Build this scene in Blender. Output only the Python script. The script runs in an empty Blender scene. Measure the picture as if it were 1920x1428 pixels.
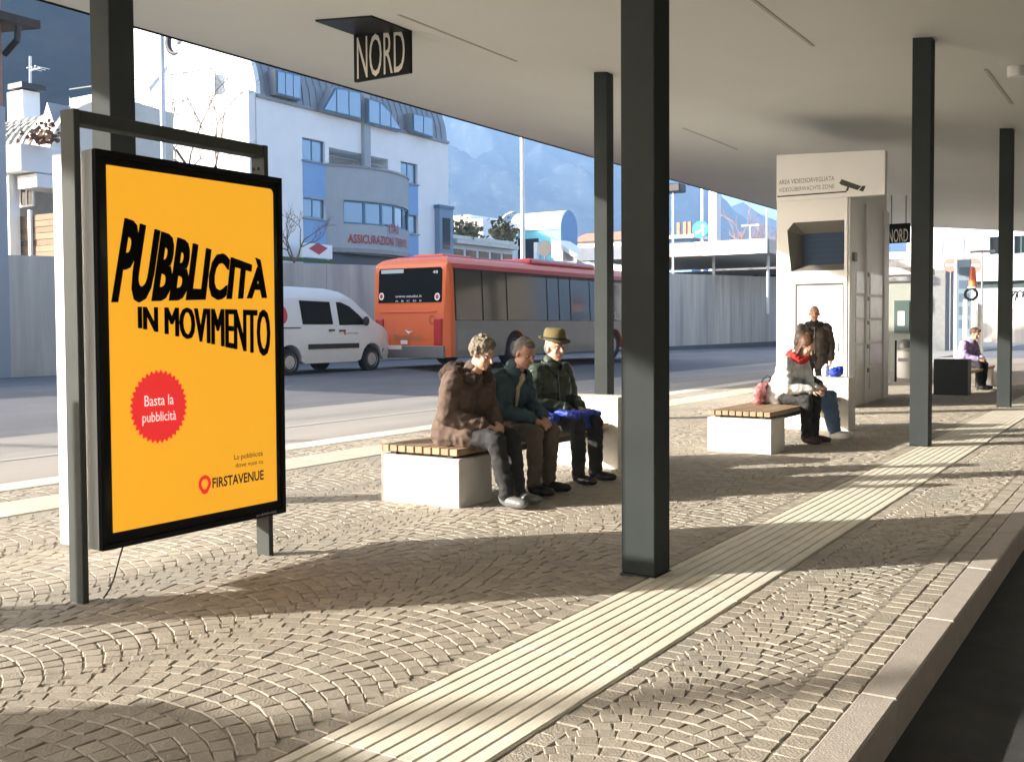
import bpy, bmesh, math, random
from math import sin, cos, pi, radians, sqrt, atan2
from mathutils import Vector, Matrix, noise
random.seed(7)
SC = bpy.context.scene
COL = SC.collection

# ------------------------------------------------------------------ camera
H = 1.4; F = 1950.0; CX, CY = 960.0, 679.0; W, HH = 1920.0, 1428.0
TH = radians(32.45); PT = radians(2.0); RO = 0.0055
FWD = Vector((-sin(TH)*cos(PT), cos(TH)*cos(PT), -sin(PT)))
_r = Vector((cos(TH), sin(TH), 0)); _u = _r.cross(FWD)
RGT = _r*cos(RO) - _u*sin(RO); UPV = _r*sin(RO) + _u*cos(RO)
EYE = Vector((0, 0, H))
cam = bpy.data.cameras.new('camera'); cam_o = bpy.data.objects.new('camera', cam); COL.objects.link(cam_o)
m = Matrix((RGT, UPV, -FWD)).transposed().to_4x4(); m.translation = EYE
cam_o.matrix_world = m
cam.sensor_width = 36.0; cam.sensor_fit = 'HORIZONTAL'; cam.lens = F/W*36.0
cam.shift_y = -(HH/2-CY)/W
cam.clip_start = 0.05; cam.clip_end = 6000
SC.camera = cam_o
SC.render.resolution_x, SC.render.resolution_y = 1024, 761

# ------------------------------------------------------------------ light
EL = radians(17.9); SX, SY = 0.722, 0.692            # the way the sunlight travels over the ground
world = bpy.data.worlds.new('World'); SC.world = world; world.use_nodes = True
nt = world.node_tree
sky = nt.nodes.new('ShaderNodeTexSky'); sky.sky_type = 'NISHITA'; sky.sun_disc = False
sky.sun_elevation = EL; sky.sun_rotation = atan2(-SX, -SY)
sky.air_density = 0.75; sky.dust_density = 5.0; sky.ozone_density = 1.0
nt.nodes['Background'].inputs[1].default_value = 0.15
nt.links.new(sky.outputs[0], nt.nodes['Background'].inputs[0])
sl = bpy.data.lights.new('sun', 'SUN'); sl.energy = 5.0; sl.angle = radians(0.53); sl.color = (1.0, 0.93, 0.83)
so = bpy.data.objects.new('sun', sl); COL.objects.link(so)
so.rotation_euler = Vector((SX*cos(EL), SY*cos(EL), -sin(EL))).to_track_quat('-Z', 'Y').to_euler()
so.location = (-20, -20, 20)
SC.view_settings.view_transform = 'Standard'; SC.view_settings.look = 'None'
SC.view_settings.exposure = 1.9; SC.view_settings.gamma = 1.0; SC.view_settings.use_curve_mapping = False
SC.render.engine = 'CYCLES'; SC.cycles.use_denoising = True
SC.cycles.max_bounces = 8; SC.cycles.volume_bounces = 1

# ------------------------------------------------------------------ helpers
def ray(x, y): return FWD + RGT*((x-CX)/F) - UPV*((y-CY)/F)
def on_x(x, y, X): v = ray(x, y); return EYE + v*(X/v.x)
def on_y(x, y, Y): v = ray(x, y); return EYE + v*(Y/v.y)
def on_z(x, y, Z): v = ray(x, y); return EYE + v*((Z-H)/v.z)
def proj(p):
    v = Vector(p)-EYE; d = v.dot(FWD)
    return CX+F*v.dot(RGT)/d, CY-F*v.dot(UPV)/d, d

def M(name, col, rough=0.6, metal=0.0, var=0.0, vscale=4.0, bump=0.0, bscale=40.0, spec=0.5, rand=0.0, island=0.0,
      emit=0.0, stretch=(1, 1, 1), coat=0.0, dirt=None, trans=0.0):
    mt = bpy.data.materials.new(name); mt.use_nodes = True
    n = mt.node_tree.nodes; l = mt.node_tree.links; b = n['Principled BSDF']
    b.inputs['Base Color'].default_value = (*col, 1); b.inputs['Roughness'].default_value = rough
    b.inputs['Metallic'].default_value = metal; b.inputs['Specular IOR Level'].default_value = spec
    if coat: b.inputs['Coat Weight'].default_value = coat; b.inputs['Coat Roughness'].default_value = 0.06
    if trans: b.inputs['Transmission Weight'].default_value = trans
    if emit:
        b.inputs['Emission Color'].default_value = (*col, 1); b.inputs['Emission Strength'].default_value = emit
    tc = mp = None
    if var or bump or dirt:
        tc = n.new('ShaderNodeTexCoord'); mp = n.new('ShaderNodeMapping'); mp.inputs['Scale'].default_value = stretch
        l.new(tc.outputs['Object'], mp.inputs['Vector'])
    cur = None
    if var:
        a = n.new('ShaderNodeTexNoise'); a.inputs['Scale'].default_value = vscale; a.inputs['Detail'].default_value = 6
        a.inputs['Roughness'].default_value = 0.65
        l.new(mp.outputs[0], a.inputs['Vector'])
        r = n.new('ShaderNodeMapRange'); r.inputs['From Min'].default_value = 0.25; r.inputs['From Max'].default_value = 0.75
        r.inputs['To Min'].default_value = 1-var; r.inputs['To Max'].default_value = 1+var
        l.new(a.outputs['Fac'], r.inputs['Value']); cur = r.outputs[0]
    for src, amt in (('obj', rand), ('isl', island)):
        if not amt: continue
        q = n.new('ShaderNodeObjectInfo') if src == 'obj' else n.new('ShaderNodeNewGeometry')
        o = q.outputs['Random'] if src == 'obj' else q.outputs['Random Per Island']
        r = n.new('ShaderNodeMapRange'); r.inputs['To Min'].default_value = 1-amt; r.inputs['To Max'].default_value = 1+amt
        l.new(o, r.inputs['Value'])
        if cur is None: cur = r.outputs[0]
        else:
            k = n.new('ShaderNodeMath'); k.operation = 'MULTIPLY'; l.new(cur, k.inputs[0]); l.new(r.outputs[0], k.inputs[1]); cur = k.outputs[0]
    csock = None
    if cur is not None:
        v = n.new('ShaderNodeVectorMath'); v.operation = 'SCALE'; v.inputs[0].default_value = col; l.new(cur, v.inputs['Scale'])
        csock = v.outputs[0]
    if dirt:      # dirt = (colour, scale, amount): blotches of another colour
        a = n.new('ShaderNodeTexNoise'); a.inputs['Scale'].default_value = dirt[1]; a.inputs['Detail'].default_value = 5
        l.new(mp.outputs[0], a.inputs['Vector'])
        r = n.new('ShaderNodeMapRange'); r.inputs['From Min'].default_value = 0.48; r.inputs['From Max'].default_value = 0.68
        r.inputs['To Max'].default_value = dirt[2]; l.new(a.outputs['Fac'], r.inputs['Value'])
        x = n.new('ShaderNodeMix'); x.data_type = 'RGBA'; l.new(r.outputs[0], x.inputs[0])
        if csock: l.new(csock, x.inputs[6])
        else: x.inputs[6].default_value = (*col, 1)
        x.inputs[7].default_value = (*dirt[0], 1); csock = x.outputs[2]
    if csock: l.new(csock, b.inputs['Base Color'])
    if bump:
        a = n.new('ShaderNodeTexNoise'); a.inputs['Scale'].default_value = bscale; a.inputs['Detail'].default_value = 4
        l.new(mp.outputs[0], a.inputs['Vector'])
        u = n.new('ShaderNodeBump'); u.inputs['Strength'].default_value = bump; u.inputs['Distance'].default_value = 0.01
        l.new(a.outputs['Fac'], u.inputs['Height']); l.new(u.outputs[0], b.inputs['Normal'])
    return mt

class MB:
    def __init__(s): s.v = []; s.f = []; s.mi = []
    def add(s, vs, fs, mi=0):
        o = len(s.v); s.v += [tuple(v) for v in vs]; s.f += [tuple(i+o for i in f) for f in fs]; s.mi += [mi]*len(fs); return s
    def box(s, x0, x1, y0, y1, z0, z1, mi=0):
        return s.add([(x0,y0,z0),(x1,y0,z0),(x1,y1,z0),(x0,y1,z0),(x0,y0,z1),(x1,y0,z1),(x1,y1,z1),(x0,y1,z1)],
                     [(0,3,2,1),(4,5,6,7),(0,1,5,4),(1,2,6,5),(2,3,7,6),(3,0,4,7)], mi)
    def prism(s, pts, fn, a, b, mi=0):           # 2d outline pts, fn(u, v, w) -> point, from w = a to w = b
        k = len(pts); A = [fn(u, v, a) for u, v in pts]; B = [fn(u, v, b) for u, v in pts]
        return s.add(A+B, [tuple(range(k))[::-1], tuple(range(k, 2*k))]+[(i, (i+1) % k, k+(i+1) % k, k+i) for i in range(k)], mi)
    def tube(s, pts, rs, n=8, mi=0, cap=True):
        P = [Vector(p) for p in pts]; R = rs if isinstance(rs, (list, tuple)) else [rs]*len(P); vs = []; fs = []
        up = None
        for i, p in enumerate(P):
            t = (P[min(i+1, len(P)-1)]-P[max(i-1, 0)]).normalized()
            if up is None: up = t.orthogonal().normalized()
            up = (up - t*up.dot(t)).normalized(); sd = t.cross(up)
            for k in range(n):
                a = 2*pi*k/n; vs.append(p+(up*cos(a)+sd*sin(a))*R[i])
        for i in range(len(P)-1):
            for k in range(n): fs.append((i*n+k, i*n+(k+1) % n, (i+1)*n+(k+1) % n, (i+1)*n+k))
        if cap: fs += [tuple(range(n))[::-1], tuple((len(P)-1)*n+k for k in range(n))]
        return s.add(vs, fs, mi)
    def lathe(s, prof, c=(0,0,0), n=24, ax='z', mi=0):    # prof [(r, h)]
        vs = []; fs = []; c = Vector(c)
        for r, h in prof:
            for k in range(n):
                a = 2*pi*k/n
                p = {'z': (r*cos(a), r*sin(a), h), 'x': (h, r*cos(a), r*sin(a)), 'y': (r*sin(a), h, r*cos(a))}[ax]
                vs.append(c+Vector(p))
        for i in range(len(prof)-1):
            for k in range(n): fs.append((i*n+k, i*n+(k+1) % n, (i+1)*n+(k+1) % n, (i+1)*n+k))
        fs += [tuple(range(n))[::-1], tuple((len(prof)-1)*n+k for k in range(n))]
        return s.add(vs, fs, mi)
    def ball(s, c, r, n=10, m=7, rot=None, mi=0):
        c = Vector(c); R = Vector(r) if not isinstance(r, (int, float)) else Vector((r, r, r)); vs = []; fs = []
        for i in range(1, m):
            t = pi*i/m
            for k in range(n):
                a = 2*pi*k/n; p = Vector((sin(t)*cos(a)*R.x, sin(t)*sin(a)*R.y, cos(t)*R.z))
                vs.append(c+(rot @ p if rot else p))
        top = Vector((0,0,R.z)); vs += [c+(rot @ top if rot else top), c-(rot @ top if rot else top)]
        q = (m-1)*n
        for i in range(m-2):
            for k in range(n): fs.append((i*n+k, (i+1)*n+k, (i+1)*n+(k+1) % n, i*n+(k+1) % n))
        for k in range(n): fs += [(q, k, (k+1) % n), (q+1, (m-2)*n+(k+1) % n, (m-2)*n+k)]
        return s.add(vs, fs, mi)
    def cap(s, p, q, r0, r1, n=10):               # tapered capsule
        p, q = Vector(p), Vector(q); t = (q-p).normalized(); pts = []; rs = []
        for a in (80, 50, 20, 0): pts.append(p-t*r0*sin(radians(a))); rs.append(max(r0*cos(radians(a)), .0005))
        for a in (0, 20, 50, 80): pts.append(q+t*r1*sin(radians(a))); rs.append(max(r1*cos(radians(a)), .0005))
        if (q-p).length < 1e-4: return s.ball(p, max(r0, r1))
        return s.tube(pts, rs, n)
    def mesh(s, name, smooth=False, bevel=0.0):
        me = bpy.data.meshes.new(name); me.from_pydata(s.v, [], s.f)
        for p, i in zip(me.polygons, s.mi): p.material_index = i
        bm = bmesh.new(); bm.from_mesh(me)
        bmesh.ops.recalc_face_normals(bm, faces=bm.faces)
        if bevel:
            es = [e for e in bm.edges if len(e.link_faces) == 2 and e.calc_face_angle(0) > 0.5]
            bmesh.ops.bevel(bm, geom=es, offset=bevel, segments=1, affect='EDGES', clamp_overlap=True)
        bm.to_mesh(me); bm.free()
        if smooth:
            me.shade_smooth() if hasattr(me, 'shade_smooth') else [setattr(p, 'use_smooth', True) for p in me.polygons]
        return me

ORG = {}
def tag(o, label=None, cat=None, group=None, kind=None):
    if label: o['label'] = label
    if cat: o['category'] = cat
    if group: o['group'] = group
    if kind: o['kind'] = kind
    return o
def root(name, loc, label, cat, group=None, rz=0.0):
    o = bpy.data.objects.new(name, None); COL.objects.link(o); o.location = loc; o.rotation_euler.z = rz
    o.empty_display_size = 0.2; ORG[o] = Vector(loc) if rz == 0 else Vector((0, 0, 0))
    return tag(o, label, cat, group)
def obj(name, mb, mat, parent=None, smooth=False, bevel=0.0, label=None, kind=None, angle=None):
    me = mb.mesh(name, smooth or angle is not None, bevel) if isinstance(mb, MB) else mb
    if parent is not None and ORG.get(parent, Vector()).length > 0:
        me.transform(Matrix.Translation(-ORG[parent]))
    if angle is not None:
        try: me.set_sharp_from_angle(angle=radians(angle))
        except Exception: pass
    for mt in (mat if isinstance(mat, (list, tuple)) else [mat]):
        if len(me.materials) < (len(mat) if isinstance(mat, (list, tuple)) else 1): me.materials.append(mt)
    o = bpy.data.objects.new(name, me); COL.objects.link(o); o.parent = parent
    if parent is not None: ORG[o] = ORG.get(parent, Vector())
    return tag(o, label, kind=kind)
def share(o, parent, loc, name=None, rz=None, scale=None):    # copy of one object sharing its mesh
    c = o.copy(); COL.objects.link(c); c.parent = parent; c.location = loc
    if rz is not None: c.rotation_euler.z = rz
    if scale is not None: c.scale = scale
    return c
def copy_tree(o, parent=None):
    c = o.copy(); COL.objects.link(c); c.parent = parent
    for ch in list(o.children): copy_tree(ch, c)
    return c
def bx(name, mat, parent, *a, bevel=0.0, label=None): return obj(name, MB().box(*a), mat, parent, bevel=bevel, label=label)

def text_geo(s, bold=0.0):
    cu = bpy.data.curves.new('text', 'FONT'); cu.body = s; cu.size = 1.0; cu.offset = bold; cu.resolution_u = 3
    o = bpy.data.objects.new('text', cu); COL.objects.link(o)
    dg = bpy.context.evaluated_depsgraph_get(); me = bpy.data.meshes.new_from_object(o.evaluated_get(dg))
    vs = [v.co.copy() for v in me.vertices]; fs = [tuple(p.vertices) for p in me.polygons]
    bpy.data.objects.remove(o); bpy.data.curves.remove(cu); bpy.data.meshes.remove(me)
    return vs, fs
def text(name, s, mat, parent, fn, bold=0.0, cap=0.73, mb=None, mi=0):   # fn(u, v) with u 0..1 along the line, v 0..1 up to the cap height
    vs, fs = text_geo(s, bold)
    x0 = min(v.x for v in vs); x1 = max(v.x for v in vs)
    t = mb or MB(); t.add([fn((v.x-x0)/(x1-x0), v.y/cap) for v in vs], fs, mi)
    if mb is None: return obj(name, t, mat, parent)
def quad_fn(bl, br, tr, tl, d=(0, 0, 0)):
    bl, br, tr, tl, d = [Vector(q) for q in (bl, br, tr, tl, d)]
    return lambda u, v: (bl*(1-u)+br*u)*(1-v)+(tl*(1-u)+tr*u)*v+d

def wall_holes(mb, fn, u0, u1, v0, v1, holes, depth, mi=0):  # a facade with real openings; fn(u, v, w) with w into the wall
    us = sorted({u0, u1, *[h[0] for h in holes], *[h[1] for h in holes]}); vs = sorted({v0, v1, *[h[2] for h in holes], *[h[3] for h in holes]})
    inh = lambda u, v: any(h[0] < u < h[1] and h[2] < v < h[3] for h in holes)
    for i in range(len(us)-1):
        for j in range(len(vs)-1):
            if inh((us[i]+us[i+1])/2, (vs[j]+vs[j+1])/2): continue
            mb.add([fn(us[i], vs[j], 0), fn(us[i+1], vs[j], 0), fn(us[i+1], vs[j+1], 0), fn(us[i], vs[j+1], 0)], [(0,1,2,3)], mi)
    for a, b, c, d in holes:
        for p, q in (((a,c),(b,c)), ((b,c),(b,d)), ((b,d),(a,d)), ((a,d),(a,c))):
            mb.add([fn(*p, 0), fn(*q, 0), fn(*q, depth), fn(*p, depth)], [(0,1,2,3)], mi)
def window(parent, fn, a, b, c, d, w, frame, glass, nx=2, ny=1, t=0.07, name='window'):
    f = MB(); dp = 0.06
    def bar(u0, u1, v0, v1): f.prism([(u0,v0),(u1,v0),(u1,v1),(u0,v1)], fn, w, w-dp)
    bar(a, b, c, c+t); bar(a, b, d-t, d); bar(a, a+t, c+t, d-t); bar(b-t, b, c+t, d-t)
    for i in range(1, nx): u = a+(b-a)*i/nx; bar(u-t/2, u+t/2, c+t, d-t)
    for i in range(1, ny): v = c+(d-c)*i/ny; bar(a+t, b-t, v-t/2, v+t/2)
    o = obj(name, f, frame, parent)
    for i in range(nx):
        u0, u1 = a+(b-a)*i/nx, a+(b-a)*(i+1)/nx
        p = MB().prism([(u0,c),(u1,c),(u1,d),(u0,d)], fn, w-0.02+0.0015*i, w-0.035+0.0015*i)
        obj('pane', p, glass, o)
    return o

# ------------------------------------------------------------------ materials
m_cob = M('cobble_porphyry', (0.375, 0.335, 0.275), 0.75, var=0.16, vscale=22, bump=0.5, bscale=90, rand=0.13, island=0.0, dirt=((0.30,0.285,0.25), .9, .55))
m_cobs = M('cobble_porphyry_joined', (0.375, 0.335, 0.275), 0.75, var=0.16, vscale=22, bump=0.5, bscale=90, island=0.13, dirt=((0.30,0.285,0.25), .9, .55))
m_sand = M('joint_sand', (0.33, 0.30, 0.245), 0.95, var=0.2, vscale=15, bump=0.4, bscale=160)
m_tact = M('tactile_stone', (0.76, 0.715, 0.60), 0.7, var=0.10, vscale=9, bump=0.2, bscale=120, rand=0.05, dirt=((0.40,0.36,0.30), 3.0, 0.25))
m_kerb = M('kerb_stone', (0.42, 0.38, 0.335), 0.75, var=0.14, vscale=10, bump=0.35, bscale=110, rand=0.10)
m_kerbw = M('kerb_pale', (0.62, 0.59, 0.54), 0.75, var=0.10, vscale=10, bump=0.3, bscale=110, rand=0.08)
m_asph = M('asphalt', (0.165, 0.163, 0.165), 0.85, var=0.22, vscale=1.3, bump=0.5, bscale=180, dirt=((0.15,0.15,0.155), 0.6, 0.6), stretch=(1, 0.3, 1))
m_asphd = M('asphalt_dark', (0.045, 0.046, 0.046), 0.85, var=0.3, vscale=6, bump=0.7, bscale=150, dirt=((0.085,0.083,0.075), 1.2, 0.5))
m_lane = M('lane_concrete', (0.34, 0.315, 0.28), 0.85, var=0.14, vscale=1.0, bump=0.25, bscale=100, stretch=(1, 0.15, 1), dirt=((0.20,0.19,0.18), 0.7, 0.5))
m_line = M('road_paint', (0.42, 0.40, 0.36), 0.7, var=0.15, vscale=8)
m_gnd = M('ground_earth', (0.16, 0.15, 0.12), 0.95, var=0.3, vscale=0.2)
m_conc = M('wall_concrete', (0.54, 0.495, 0.42), 0.85, var=0.26, vscale=1.6, bump=0.4, bscale=30, stretch=(1, 1.0, 0.10), dirt=((0.24,0.225,0.20), 1.1, 0.65), rand=0.06)
m_bconc = M('bench_concrete', (0.70, 0.685, 0.65), 0.7, var=0.08, vscale=7, bump=0.15, bscale=120, dirt=((0.50,0.48,0.44), 2.5, .5))
m_wood = M('bench_wood', (0.33, 0.23, 0.14), 0.65, var=0.22, vscale=6, stretch=(6, 0.5, 6), bump=0.2, bscale=50, rand=0.15)
m_steel = M('column_steel', (0.040, 0.046, 0.046), 0.6, metal=0.0, var=0.12, vscale=2.0, spec=0.04, bump=0.04, bscale=12)
m_frame = M('panel_steel', (0.070, 0.075, 0.072), 0.65, spec=.10, var=0.1, vscale=3)
m_alu = M('aluminium', (0.55, 0.55, 0.54), 0.4, metal=0.6)
m_blackg = M('black_glass', (0.010, 0.011, 0.011), 0.12, spec=0.18)
m_black = M('black_paint', (0.009, 0.009, 0.008), 0.7, spec=.12)
m_soff = M('soffit_paint', (0.62, 0.575, 0.495), 0.6, var=0.04, vscale=0.7)
m_grey = M('grey_metal', (0.22, 0.225, 0.225), 0.45, metal=0.4, var=0.08)
m_white = M('white_paint', (0.80, 0.79, 0.76), 0.5, var=0.04, vscale=2)
m_kiosk = M('kiosk_panel', (0.84, 0.84, 0.83), 0.42, var=0.03, vscale=1.5)
m_rend = M('white_render', (0.76, 0.76, 0.75), 0.85, var=0.05, vscale=0.8, bump=0.1, bscale=20)
m_grend = M('grey_render', (0.34, 0.36, 0.38), 0.8, var=0.06, vscale=0.8)
m_blue = M('blue_panel', (0.18, 0.33, 0.56), 0.5, var=0.07, vscale=1.2)
m_bframe = M('blue_frame', (0.055, 0.14, 0.22), 0.4)
m_zinc = M('zinc_sheet', (0.23, 0.245, 0.26), 0.45, metal=0.3, var=0.12, vscale=1.5)
m_zincl = M('zinc_pale', (0.56, 0.55, 0.49), 0.5, var=0.10, vscale=1.0)
m_glass = M('window_glass', (0.20, 0.27, 0.34), 0.05, metal=.55, spec=1.0, coat=0.8)
m_glassd = M('window_glass_dark', (0.012, 0.014, 0.015), 0.08, spec=0.22)
m_dark = M('dark_inside', (0.03, 0.028, 0.026), 0.9)
m_redl = M('red_letter', (0.36, 0.035, 0.04), 0.5)
m_brownw = M('weathered_boards', (0.24, 0.17, 0.11), 0.85, var=0.3, vscale=3, stretch=(0.6, 0.6, 8), rand=0.2)
m_rust = M('russet_render', (0.30, 0.16, 0.12), 0.85, var=0.12)
m_roofd = M('dark_roof', (0.05, 0.035, 0.03), 0.8, var=0.2)
m_bark = M('bark', (0.16, 0.12, 0.09), 0.9, var=0.25, vscale=8)
m_cyan = M('cyan_render', (0.18, 0.56, 0.62), 0.7, var=0.05)
m_bluew = M('blue_and_shaded_render', (0.17, 0.29, 0.46), 0.7, var=0.05)
m_sblue = M('sign_blue', (0.04, 0.32, 0.72), 0.4)
m_red = M('sign_red', (0.72, 0.08, 0.05), 0.45)
m_orange = M('cone_orange', (0.85, 0.20, 0.06), 0.5)
m_tile = M('roof_tile', (0.40, 0.20, 0.12), 0.8, var=0.2, vscale=6)
m_green = M('hedge_leaf', (0.06, 0.09, 0.035), 0.8, island=0.4)
m_bus = M('bus_orange', (0.70, 0.135, 0.034), 0.42, coat=0.15, var=0.03)
m_busr = M('bus_red', (0.52, 0.055, 0.06), 0.3, coat=0.5)
m_buss = M('bus_silver', (0.20, 0.195, 0.185), 0.45, metal=0.2, var=0.06)
m_busg = M('bus_glass', (0.050, 0.043, 0.034), 0.08, spec=0.5)
m_van = M('van_white', (0.80, 0.81, 0.80), 0.3, coat=0.6, var=0.02)
m_rub = M('tyre_rubber', (0.022, 0.022, 0.022), 0.85, bump=0.2)
m_plast = M('black_plastic', (0.028, 0.028, 0.03), 0.55)
m_tail = M('tail_red', (0.42, 0.02, 0.025), 0.25, coat=0.4)
m_skin = M('skin', (0.58, 0.36, 0.255), 0.5, var=0.08, vscale=14)
m_skinr = M('skin_ruddy', (0.47, 0.255, 0.185), 0.5, var=0.10, vscale=14)
m_eyew = M('eye_white', (0.38, 0.35, 0.32), 0.4); m_eyed = M('eye_dark', (0.03, 0.02, 0.015), 0.2)
m_lip = M('lip', (0.40, 0.17, 0.14), 0.5)

# ------------------------------------------------------------------ ground, roads, platform
def road_z(X, Y):
    s = max(0.0, min(1.0, (-12.0-X)/5.0))
    far = max(0.0, Y-24.0)*0.0075
    return -0.12 + s*(0.42-min(far, 0.40))
g = MB(); g.add([(-2500,-1400,-0.9),(2500,-1400,-0.9),(2500,3400,-0.9),(-2500,3400,-0.9)], [(0,1,2,3)])
tag(obj('ground', g, m_gnd), kind='structure')
g = MB(); xs = [-22.6,-19,-17,-16,-15,-14,-13]; ys = [-40,-10,0,10,20,24]+[24+6*i for i in range(1, 14)]
def grid(mb, xs, ys, zf):
    vs = [(x, y, zf(x, y)) for y in ys for x in xs]; k = len(xs)
    mb.add(vs, [(j*k+i, j*k+i+1, (j+1)*k+i+1, (j+1)*k+i) for j in range(len(ys)-1) for i in range(k-1)])
grid(g, xs, ys, road_z)
tag(obj('road', g, m_asph), kind='structure')
g = MB(); grid(g, [-13, -12, -10, -8.9], ys, lambda x, y: road_z(x, y)+0.0)
tag(obj('bus_lane', g, m_lane), kind='structure')
g = MB(); g.box(-11.42, -11.30, -30, 60, -0.117, -0.114)
tag(obj('lane_line', g, m_line), kind='structure')
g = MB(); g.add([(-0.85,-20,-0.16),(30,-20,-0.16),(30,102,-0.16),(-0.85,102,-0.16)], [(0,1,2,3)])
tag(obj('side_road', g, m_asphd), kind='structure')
g = MB(); g.add([(-30,46,-0.155),(-0.85,46,-0.155),(-0.85,102,-0.155),(-30,102,-0.155)], [(0,1,2,3)])
tag(obj('cross_road', g, m_asph), kind='structure')

PX0, PX1, PY0, PY1 = -8.9, -0.85, -8.0, 46.0
plat = obj('platform', MB().box(PX0+.02, PX1-.02, PY0, PY1, -0.6, -0.0052), m_sand)
tag(plat, kind='structure')
# kerb stones: each a piece of the platform
def stone_box(w, l, h, b):
    return MB().box(-w/2, w/2, -l/2, l/2, -h, 0).mesh('kerb_stone', bevel=b)
def kerb_row(x0, x1, mat, L, first=None):
    protos = []
    y = PY0; i = 0
    while y < PY1-0.1:
        l = L
        if not protos:
            o = obj('kerb_stone', stone_box(x1-x0, L-0.008, 0.3, 0.008), mat, plat); protos.append(o)
        else: o = share(protos[0], plat, (0,0,0))
        o.location = ((x0+x1)/2, y+l/2, 0.004+random.uniform(-.0015, .0015)); y += l; i += 1
kerb_row(-0.985, PX1, m_kerb, 1.2)
kerb_row(PX0, -8.48, m_kerbw, 1.0)

# tactile strips of ribbed slabs
def tactile(xc, w, L, nr, y0):
    mb = MB(); pts = [(-w/2, -0.03)]; pitch = w/nr
    for i in range(nr):
        a = -w/2+i*pitch
        pts += [(a+pitch*.07, -0.0002), (a+pitch*.17, 0.0035), (a+pitch*.83, 0.0035), (a+pitch*.93, -0.0002)]
    pts.append((w/2, -0.03))
    mb.prism(pts, lambda u, v, ww: (u, ww, v), -L/2+.003, L/2-.003)
    p = None; y = y0
    while y < PY1-L:
        if p is None: p = obj('tactile_slab', mb, m_tact, plat); o = p
        else: o = share(p, plat, (0,0,0))
        o.location = (xc, y+L/2, 0.002+random.uniform(-.001, .001)); y += L
tactile(-2.135, 0.60, 1.2, 9, 3.8-1.2*9)
tactile(-7.62, 0.60, 1.2, 9, 3.3-1.2*9)

# cobbles laid in arched lanes
random.seed(11)
STONES = []     # (x, y, angle, w, d)
def lane(xa, xb, y0, y1, s=0.088):
    w = xb-xa; xc = (xa+xb)/2; R = w*0.70
    amax = math.asin(0.5*w/R); nst0 = max(3, int(round(2*amax*R/s)))
    k = 0
    for j in range(int((y1-y0)/s)+int(w/s)):
        yc = y0+j*s-0.5*w*0.5
        off = random.uniform(-.5, .5)*0.22+(0.5 if j % 2 else 0)
        nst = nst0+random.choice((-1, 0, 0, 1)) if nst0 > 6 else nst0
        for i in range(nst+1):
            t0 = -amax+2*amax*(i-0.5+off*0.5)/nst; t1 = t0+2*amax/nst
            t0 = max(t0, -amax); t1 = min(t1, amax)
            if t1-t0 < 0.25*2*amax/nst: continue
            t = (t0+t1)/2; x = xc+R*sin(t); y = yc+R*cos(t)-R
            if y < y0 or y > y1: continue
            cw = (t1-t0)*R; dd = s*cos(t)
            STONES.append((x+random.uniform(-.003,.003), y+random.uniform(-.004,.004), -t+random.uniform(-.07,.07), cw, dd))
def course(x0, x1, y0, y1, L=0.10):
    y = y0+random.random()*L
    while y < y1:
        l = L*random.uniform(.85, 1.15)
        STONES.append(((x0+x1)/2, y+l/2, random.uniform(-.03,.03), x1-x0, l)); y += l
CY0, CY1 = 0.6, 27.0
course(-1.828, -1.738, CY0, CY1); course(-1.088, -0.988, CY0, CY1); course(-1.190, -1.092, CY0, CY1)
lane(-1.738, -1.195, CY0, CY1, 0.08)
course(-2.533, -2.441, CY0, CY1)
edges = [-2.535, -3.72, -4.92, -6.12, -7.27]
for a, b in zip(edges[1:], edges[:-1]): lane(a, b, CY0, CY1, 0.092)
lane(-8.48, -7.93, 3.0, CY1, 0.09)
def in_view(x, y):
    px, py, d = proj((x, y, 0)); return d > 0.3 and -60 < px < 1980 and py < 1500
STONES = [s for s in STONES if in_view(s[0], s[1])]
STONES.sort(key=lambda s: proj((s[0], s[1], 0))[2])
def stone_verts(w, d, j=0.004, h=0.05):
    g_ = random.uniform(.0016, .0036); a = w/2-g_; b = d/2-g_; t = 0.0038; q = lambda: random.uniform(-j, j)
    lo = [(-a+q(),-b+q()), (a+q(),-b+q()), (a+q(),b+q()), (-a+q(),b+q())]
    z = [random.uniform(-.0012, .0012) for _ in range(4)]; vs = []
    vs += [(x, y, -h) for x, y in lo]; vs += [(x, y, -0.0030+zz) for (x, y), zz in zip(lo, z)]
    vs += [(x*(1-t/a), y*(1-t/b), zz) for (x, y), zz in zip(lo, z)]
    fs = [(8,9,10,11)]
    for k in range(4): n = (k+1) % 4; fs += [(k, n, 4+n, 4+k), (4+k, 4+n, 8+n, 8+k)]
    return vs, fs
protos = []
near = []
NPART = 298
for idx, (x, y, a, w, d) in enumerate(STONES):
    if idx >= NPART: break
    k = idx % 12
    if len(protos) <= k:
        vs, fs = stone_verts(0.09, 0.09); mb = MB(); mb.add(vs, fs)
        o = obj('cobblestone', mb, m_cob, plat); protos.append(o)
    else: o = share(protos[k], plat, (0,0,0))
    o.location = (x, y, random.uniform(-.0016, .0016)); o.rotation_euler = (random.uniform(-.013,.013), random.uniform(-.013,.013), a)
    o.scale = (w/0.09, d/0.09, 1)
mb = MB()
for x, y, a, w, d in STONES[NPART:]:
    vs, fs = stone_verts(w, d); ca, sa = cos(a), sin(a); dz = random.uniform(-.0018, .0018); tx, ty = random.uniform(-.014,.014), random.uniform(-.014,.014)
    mb.add([(x+ca*p-sa*q, y+sa*p+ca*q, r+dz+p*tx+q*ty) for p, q, r in vs], fs)
me = bpy.data.meshes.new('cobblestones'); me.from_pydata(mb.v, [], mb.f)
o = obj('cobblestones', me, m_cobs, plat, kind='stuff')
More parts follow.
